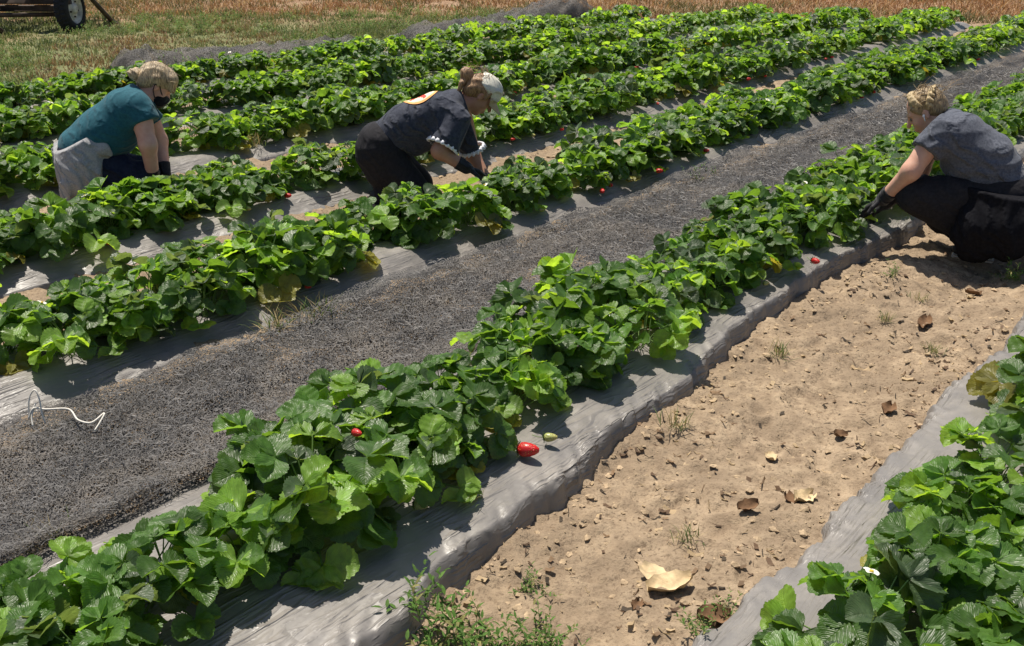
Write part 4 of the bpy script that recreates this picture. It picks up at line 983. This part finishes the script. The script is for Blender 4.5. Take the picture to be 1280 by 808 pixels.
def region(px0, px1, py0, py1, keep):
    def s_(n):
        r_ = np.random.default_rng(n + px0); out = []
        cs = np.array([ground_at(a, b) for a in (px0, px1) for b in (py0, py1)]); lo = cs.min(0); hi = cs.max(0)
        xy = r_.uniform(lo, hi, (n, 2)); return xy[keep(xy[:, 0], xy[:, 1])]
    return s_
dep = lambda x, y: x * FV[0] + y * FV[1]
lat = lambda x, y: x * RV[0] + y * RV[1]
def k_grass(x, y): return (x - .046 * (y - 3.5) < -9.75 + .35 * fbm(x, y, 1, 2)) & (dep(x, y) < 17.3 + 1.2 * fbm(x * .6, y * .6, 2, 2)) & (np.abs(lat(x, y) / dep(x, y)) < .58) & (dep(x, y) > 8) & ((fbm(x * .9, y * .9, 4, 3) > -.35))
blades('margin_grass', 170000, region(-60, 800, 0, 150, k_grass), .025, .10, .007, [(.24, .15, .08), (.29, .25, .14), (.19, .20, .09), (.16, .19, .08), (.14, .17, .06), (.10, .14, .04), (.17, .20, .075), (.23, .24, .12), (.11, .13, .06)], 'short patchy green and straw coloured grass of the field margin', 'grass', lean=1.3)
def k_dry(x, y):
    d = dep(x, y); return (d > 15.9 + .5 * fbm(x * .5, y * .5, 6, 2)) & (d < 24) & (np.abs(lat(x, y) / d) < .58) & ((fbm(x * .9, y * .9, 3, 3) > -.5) | (d > 20.5)) & ~((x < -9.75) & (d < 16.6))
def s_dry(n):
    r_ = np.random.default_rng(5); d = r_.uniform(15.6, 24, n); l = r_.uniform(-.57, .57, n) * d
    xy = np.stack([l * RV[0] + d * FV[0], l * RV[1] + d * FV[1]], 1); return xy[k_dry(xy[:, 0], xy[:, 1])]
blades('dry_stubble', 75000, s_dry, .03, .17, .008, [(.30, .15, .07), (.38, .22, .11), (.20, .105, .055), (.44, .31, .18), (.33, .18, .085), (.14, .13, .055)], 'dry rust coloured stubble and straw beyond the ends of the rows', 'stubble', lean=1.6)

# ------------------------------------------------------------------ weeds
def weed_mesh(seed, kind):
    r_ = random.Random(seed); V = []; Fc = []; C = []
    def leaf(p, d, L_, w_, c):
        d = Vector(d).normalized(); s_ = d.cross(Vector((0, 0, 1))); s_ = s_.normalized() if s_.length > .01 else Vector((1, 0, 0)); b = len(V); n = s_.cross(d)
        for (u, vv, z) in ((0, .15, 0), (.3, .9, .02), (.65, .8, .01), (1, .05, -.12)):
            V.extend([p + d * L_ * u - s_ * w_ * vv + n * L_ * z, p + d * L_ * u + n * (L_ * z - w_ * .3), p + d * L_ * u + s_ * w_ * vv + n * L_ * z]); C.extend([c] * 3)
        for i in range(3): Fc.extend([(b + 3 * i, b + 3 * i + 1, b + 3 * i + 4, b + 3 * i + 3), (b + 3 * i + 1, b + 3 * i + 2, b + 3 * i + 5, b + 3 * i + 4)])
    def col(): q = r_.uniform(.7, 1.3); return ((.085 * q, .17 * q, .03 * q) if r_.random() < .75 else (.2 * q, .19 * q, .07 * q))
    if kind == 'leafy':
        for s in range(13):
            a = r_.uniform(0, 6.28); t = r_.uniform(.15, 1.25); p = Vector((r_.uniform(-.04, .04), r_.uniform(-.04, .04), 0)); d = Vector((math.cos(a) * math.sin(t), math.sin(a) * math.sin(t), math.cos(t))); L_ = r_.uniform(.06, .17); n = int(L_ / .012)
            leaf(p, d, L_, .0014, (.12, .16, .06))
            for i in range(n):
                pp = p + d * L_ * (i + 1) / n; aa = i * 2.4 + r_.random(); dd = d * .5 + Vector((math.cos(aa), math.sin(aa), r_.uniform(.0, .6))); leaf(pp, dd, r_.uniform(.016, .032), r_.uniform(.003, .0055), col())
    else:
        for s in range(46):
            a = r_.uniform(0, 6.28); t = r_.uniform(.1, 1.2); q_ = r_.uniform(.6, 1.2)
            leaf(Vector((r_.gauss(0, .03), r_.gauss(0, .03), 0)), (math.cos(a) * math.sin(t), math.sin(a) * math.sin(t), math.cos(t)), r_.uniform(.04, .12), .0022, (.11 * q_, .16 * q_, .045 * q_) if r_.random() < .6 else (.36 * q_, .29 * q_, .15 * q_))
    return [tuple(v) for v in V], Fc, np.array(C)
WEED = {}
for kd in ('leafy', 'grassy'):
    for s in range(4):
        v, f, c = weed_mesh(40 + s, kd); o = mesh_obj('weed', v, f, M_GRASS, col=c, smooth=False); COL.objects.unlink(o); WEED[(kd, s)] = o
WCACHE = {}
def put_weed(px, py, kd, s, sc, label, group=None):
    x, y = ground_at(px, py, .0); z = float(ground_h(np.array(x), np.array(y))) - .004
    for nm, (L_, R_, c, y0, y1) in BEDS.items():
        re = float(edge_A(y)) if R_ is None else R_
        if L_ < x < re: z = float(bed_z(nm, np.array(x), np.array(y)))
    o = WEED[(kd, s)].copy(); COL.objects.link(o); o.location = (x, y, z); o.rotation_euler = (0, 0, px * .7); o.scale = (sc,) * 3; tag(o, label, 'weed', group)
for i, (px, py, sc) in enumerate(((525, 785, 1.05), (562, 798, 1.1), (605, 800, .95), (545, 818, 1.1), (640, 802, .85), (675, 792, .75), (700, 808, .7), (585, 830, 1.1))):
    put_weed(px, py, 'leafy', i % 4, sc, 'bright green leafy weed in the clump by the near film edge', 'weeds in the near green clump')
for i, (px, py, kd, sc, lab) in enumerate(((660, 725, 'leafy', .9, 'thin weed at the shaded foot of the film, above the weed clump'), (875, 805, 'leafy', .9, 'small weed at the bottom edge beside the right film'), (845, 540, 'grassy', 1.2, 'grassy weed tuft under the bulge of the film, mid path'),
        (590, 655, 'grassy', .9, 'small weed poking out below the film near the lone berry'), (975, 440, 'grassy', 1.3, 'low weed mat by the film edge upper on the path'), (1105, 395, 'grassy', .9, 'little weed tuft in the middle of the dirt path'),
        (1150, 372, 'grassy', .9, 'weed tuft on the path nearest the squatting person'), (1115, 345, 'leafy', .9, 'leafy weed beside film edge left of the squatting person'), (1165, 440, 'grassy', 1.0, 'flat weed tuft right of the path middle'),
        (1262, 345, 'leafy', 1.2, 'green weed below the black jacket at the right edge'), (1275, 350, 'leafy', 1.2, 'green weed cut by the right edge of the photo'), (860, 670, 'grassy', 1.0, 'dry weed tuft left of the pale curled leaf'),
        (905, 775, 'leafy', .8, 'weed with brown leaves touching the right film'), (80, 690, 'grassy', 1.5, 'grass tuft between netting and the corner plants'), (60, 700, 'grassy', 1.2, 'grass tuft left of another beside the corner plants'),
        (385, 405, 'grassy', 1.6, 'grass tuft growing up through the netting edge, left one'), (410, 400, 'grassy', 1.6, 'grass tuft growing up through the netting edge, right one'), (345, 425, 'grassy', 1.4, 'straw tuft on the netting edge nearest the white cord'),
        (500, 395, 'grassy', 1.0, 'small grass tuft in the middle of the netting'), (870, 232, 'leafy', 1.3, 'green weed at the film edge far up the netting'), (890, 228, 'leafy', 1.1, 'green weed higher up the netting edge'), (685, 300, 'grassy', 1.1, 'weed tuft beside the netting below the cap wearer'), (320, 195, 'grassy', 1.3, 'weed tuft in the furrow right of the teal shirt'))):
    put_weed(px, py, kd, i % 4, sc * (.62 if px > 560 else .85), lab)
VV = []; FF = []; CC = []; bb = 0; r3 = np.random.default_rng(77)
for kk in range(5200):
    d = r3.uniform(8, 17.2); l = r3.uniform(-.57, .2) * d; x = l * RV[0] + d * FV[0]; y = l * RV[1] + d * FV[1]
    if x > -9.8 or fbm(np.array(x * .8), np.array(y * .8), 7, 3) < r3.uniform(-.15, .35): continue
    o = WEED[(('leafy', 'grassy')[kk % 3 == 0], kk % 4)]
    if kk < 4:
        pass
    key = (kk % 3 == 0, kk % 4)
    if key not in WCACHE:
        me = o.data; v = np.empty(len(me.vertices) * 3, np.float32); me.vertices.foreach_get('co', v); c = np.empty(len(me.vertices) * 4, np.float32); me.color_attributes['tint'].data.foreach_get('color', c)
        WCACHE[key] = (v.reshape(-1, 3), np.array([tuple(q.vertices) for q in me.polygons]), c.reshape(-1, 4)[:, :3])
    v, f, c = WCACHE[key]; a = r3.uniform(0, 6.28); sc = r3.uniform(.5, 1.25); c_, s_ = math.cos(a), math.sin(a)
    VV.append(v * sc @ np.array([[c_, s_, 0], [-s_, c_, 0], [0, 0, 1]]) + [x, y, 0]); FF.append(f + bb); bb += len(v); CC.append(c * r3.uniform(.7, 1.5) * np.array([1.1, 1.0, 1.1]))
    if bb > 900000: break
tag(mesh_obj('margin_weeds', np.concatenate(VV), np.concatenate(FF), M_GRASS, col=np.concatenate(CC), smooth=False), 'low leafy weeds growing in patches among the grass of the margin', 'weeds', kind='stuff')
# dry curled leaves, clods and cord
M_DRY = simple('dry_leaf', (.52, .40, .24), .8, .2, vary=.35, scale=25, bump=.5); M_DRYB = simple('brown_leaf', (.15, .085, .045), .85, .2, vary=.4, scale=25, bump=.5)
def dry_leaf(px, py, L_, mat, rz, label, curl=1.2):
    x, y = ground_at(px, py); V = []; n = 9; r_ = random.Random(px)
    for i in range(n):
        s = i / (n - 1); w_ = L_ * .34 * math.sin(math.pi * (.06 + .9 * s)) ** .7
        for j in range(5):
            t = -1 + .5 * j; V.append(((s - .5) * L_, t * w_ * (1 + .15 * r_.uniform(-1, 1)), L_ * (.16 * curl * t * t + .25 * curl * (s - .5) ** 2 + .05 * r_.uniform(-1, 1)) + .004))
    V2 = V + [(a, b, c - .0012) for a, b, c in V]; N = len(V); Fc = []
    for i in range(n - 1):
        for j in range(4): a = i * 5 + j; Fc += [(a, a + 5, a + 6, a + 1), (a + N, a + 1 + N, a + 6 + N, a + 5 + N)]
    o = mesh_obj('dry_leaf', V2, Fc, mat); o.location = (x, y, float(ground_h(np.array(x), np.array(y))) + .002); o.rotation_euler = (r_.uniform(-.2, .2), r_.uniform(-.2, .2), rz); tag(o, label, 'dry leaf')
dry_leaf(838, 735, .13, M_DRY, THETA + .2, 'pale tan curled dry leaf alone on the near dirt path'); dry_leaf(818, 718, .10, M_DRY, THETA - .8, 'pale tan dry leaf flap behind the largest curled leaf', .7)
for px, py, L_, mt, rz, lab in ((1003, 632, .09, M_DRY, .6, 'tan dry leaf close to the right film, mid path'), (985, 634, .06, M_DRYB, 1.6, 'small brown leaf beside the tan one near the right film'), (1050, 545, .06, M_DRYB, .3, 'dark upright leaf scrap near the middle of the path'), (1157, 398, .10, M_DRYB, 1.0, 'dark brown leaf lying below the weed tufts of the upper path'),
        (1218, 358, .09, M_DRYB, 2.0, 'brown curled leaf in front of the black jacket'), (1215, 362, .05, M_DRY, .4, 'tan leaf scrap beside the brown curled one'), (935, 640, .07, M_DRYB, .2, 'brown leaf left of the tan leaf by the film'), (1110, 515, .08, M_DRYB, .9, 'brown leaf near the right film edge, upper path'), (965, 570, .06, M_DRY, 1.8, 'little tan leaf in the shallow dip of the path'), (890, 780, .1, M_DRYB, .3, 'brown leaf under the weed at the bottom edge'), (795, 762, .05, M_DRYB, 1.1, 'dark scrap just below the pale curled leaf')):
    dry_leaf(px, py, L_, mt, THETA + rz, lab)
r_ = np.random.default_rng(3); V = []; Fc = []; b0 = 0
OCT = np.array([(1, 0, 0), (-1, 0, 0), (0, 1, 0), (0, -1, 0), (0, 0, 1), (0, 0, -1), (.62, .62, .5), (-.62, .62, .5), (.62, -.62, .5), (-.62, -.62, .5), (.62, .62, -.5), (-.62, .62, -.5), (.62, -.62, -.5), (-.62, -.62, -.5)], float)
OF = [(4, 6, 0), (4, 0, 8), (4, 8, 3), (4, 3, 9), (4, 9, 1), (4, 1, 7), (4, 7, 2), (4, 2, 6), (5, 0, 10), (5, 12, 0), (5, 3, 12), (5, 13, 3), (5, 1, 13), (5, 11, 1), (5, 2, 11), (5, 10, 2), (0, 6, 10), (6, 2, 10), (2, 7, 11), (7, 1, 11), (1, 9, 13), (9, 3, 13), (3, 8, 12), (8, 0, 12)]
def clods(n, xr, yr, smin, smax, keep=None):
    global b0
    for k in range(n):
        x, y = r_.uniform(*xr), r_.uniform(*yr)
        if keep and not keep(x, y): continue
        s = smin * (smax / smin) ** (r_.random() ** 2.2); a = r_.uniform(0, 6.28)
        v = OCT * r_.uniform(.7, 1.25, (14, 1)) * s * np.array([1.25, .95, .55]); v = v @ np.array([[math.cos(a), math.sin(a), 0], [-math.sin(a), math.cos(a), 0], [0, 0, 1]])
        V.append(v + [x, y, float(ground_h(np.array(x), np.array(y))) + s * .1]); Fc.extend([tuple(i + b0 for i in f) for f in OF]); b0 += 14
def foot(x, y):  # heavier along the feet of the films
    return r_.random() < .30 or x < float(edge_A(y)) + .14 or x > -1.07
clods(6000, (-1.8, -.92), (1.1, 7.5), .002, .015, foot)
clods(900, (-4.70, -4.10), (2, 13), .006, .03); clods(900, (-6.03, -5.42), (2, 13), .006, .03); clods(700, (-3.42, -3.25), (1, 9), .006, .026); clods(300, (-7.4, -6.77), (2, 12), .008, .03)
tag(mesh_obj('soil_clods', np.concatenate(V), Fc, M_CLOD, smooth=False), 'crumbled tan and brown clods scattered over the bare soil', 'soil clods', kind='stuff')
r2 = np.random.default_rng(9); V = []; Fc = []; C = []
for k in range(2600):
    x, y = r2.uniform(-1.8, -.93), 1.1 + 6.2 * r2.random() ** 1.3
    if fbm(np.array(x * 3.0), np.array(y * 3.0), 4, 3) < .02 and r2.random() < .8: continue
    L_ = r2.uniform(.004, .016) * (1.6 if r2.random() < .12 else 1); w_ = L_ * (r2.uniform(.08, .15) if r2.random() < .45 else r2.uniform(.3, .6)); a = r2.uniform(0, 6.28); c_, s_ = math.cos(a), math.sin(a); z = float(ground_h(np.array(x), np.array(y))) + .003
    b = len(V)
    for u in (-1, 0, 1):
        for v_ in (-1, 1): V.append((x + c_ * u * L_ - s_ * v_ * w_, y + s_ * u * L_ + c_ * v_ * w_, z + abs(u) * L_ * r2.uniform(0, .7)))
    Fc += [(b, b + 2, b + 3, b + 1), (b + 2, b + 4, b + 5, b + 3)]; q_ = np.array([(.12, .075, .045), (.4, .3, .18), (.2, .13, .075), (.06, .045, .03)][r2.integers(4)]) * r2.uniform(.7, 1.3); C += [q_] * 6
tag(mesh_obj('leaf_litter', V, Fc, M_GRASS, col=np.array(C), smooth=False), 'tiny brown and straw coloured litter strewn on the dirt path', 'litter', kind='stuff')
def smooth(pts, k=6):
    p = [Vector(q) for q in pts]; p = [p[0] * 2 - p[1]] + p + [p[-1] * 2 - p[-2]]; out = []
    for i in range(1, len(p) - 2):
        for j in range(k):
            t = j / k; out.append(.5 * (2 * p[i] + (p[i + 1] - p[i - 1]) * t + (2 * p[i - 1] - 5 * p[i] + 4 * p[i + 1] - p[i + 2]) * t * t + (3 * p[i] - p[i - 1] - 3 * p[i + 1] + p[i + 2]) * t ** 3))
    return out + [p[-2]]
M_CORD = simple('white_cord', (.72, .68, .6), .8, .2)
cx, cyy = ground_at(46, 520, .1); m = MB(); e = lambda a, b, c: (cx + a * RV[0] + b * FV[0], cyy + a * RV[1] + b * FV[1], c + .035)
m.tube(smooth([e(-.03, 0, .05), e(-.025, .02, .12), e(0, .02, .155), e(.015, .01, .13), e(.02, 0, .08), e(.03, -.01, .04)]), .003, 6); m.tube(smooth([e(-.025, -.01, .06), e(-.005, .0, .095), e(.03, .01, .085), e(.10, .03, .075), e(.15, -.02, .06), e(.20, -.03, .055), e(.235, .0, .075), e(.232, -.03, .06), e(.22, -.06, .04)]), .0032, 6); m.tube(smooth([e(.0, .01, .11), e(-.012, -.01, .07), e(-.005, -.03, .04)]), .003, 6)
tag(m.build('cord', M_CORD), 'white cord knotted in a loop at the edge of the black netting', 'cord')
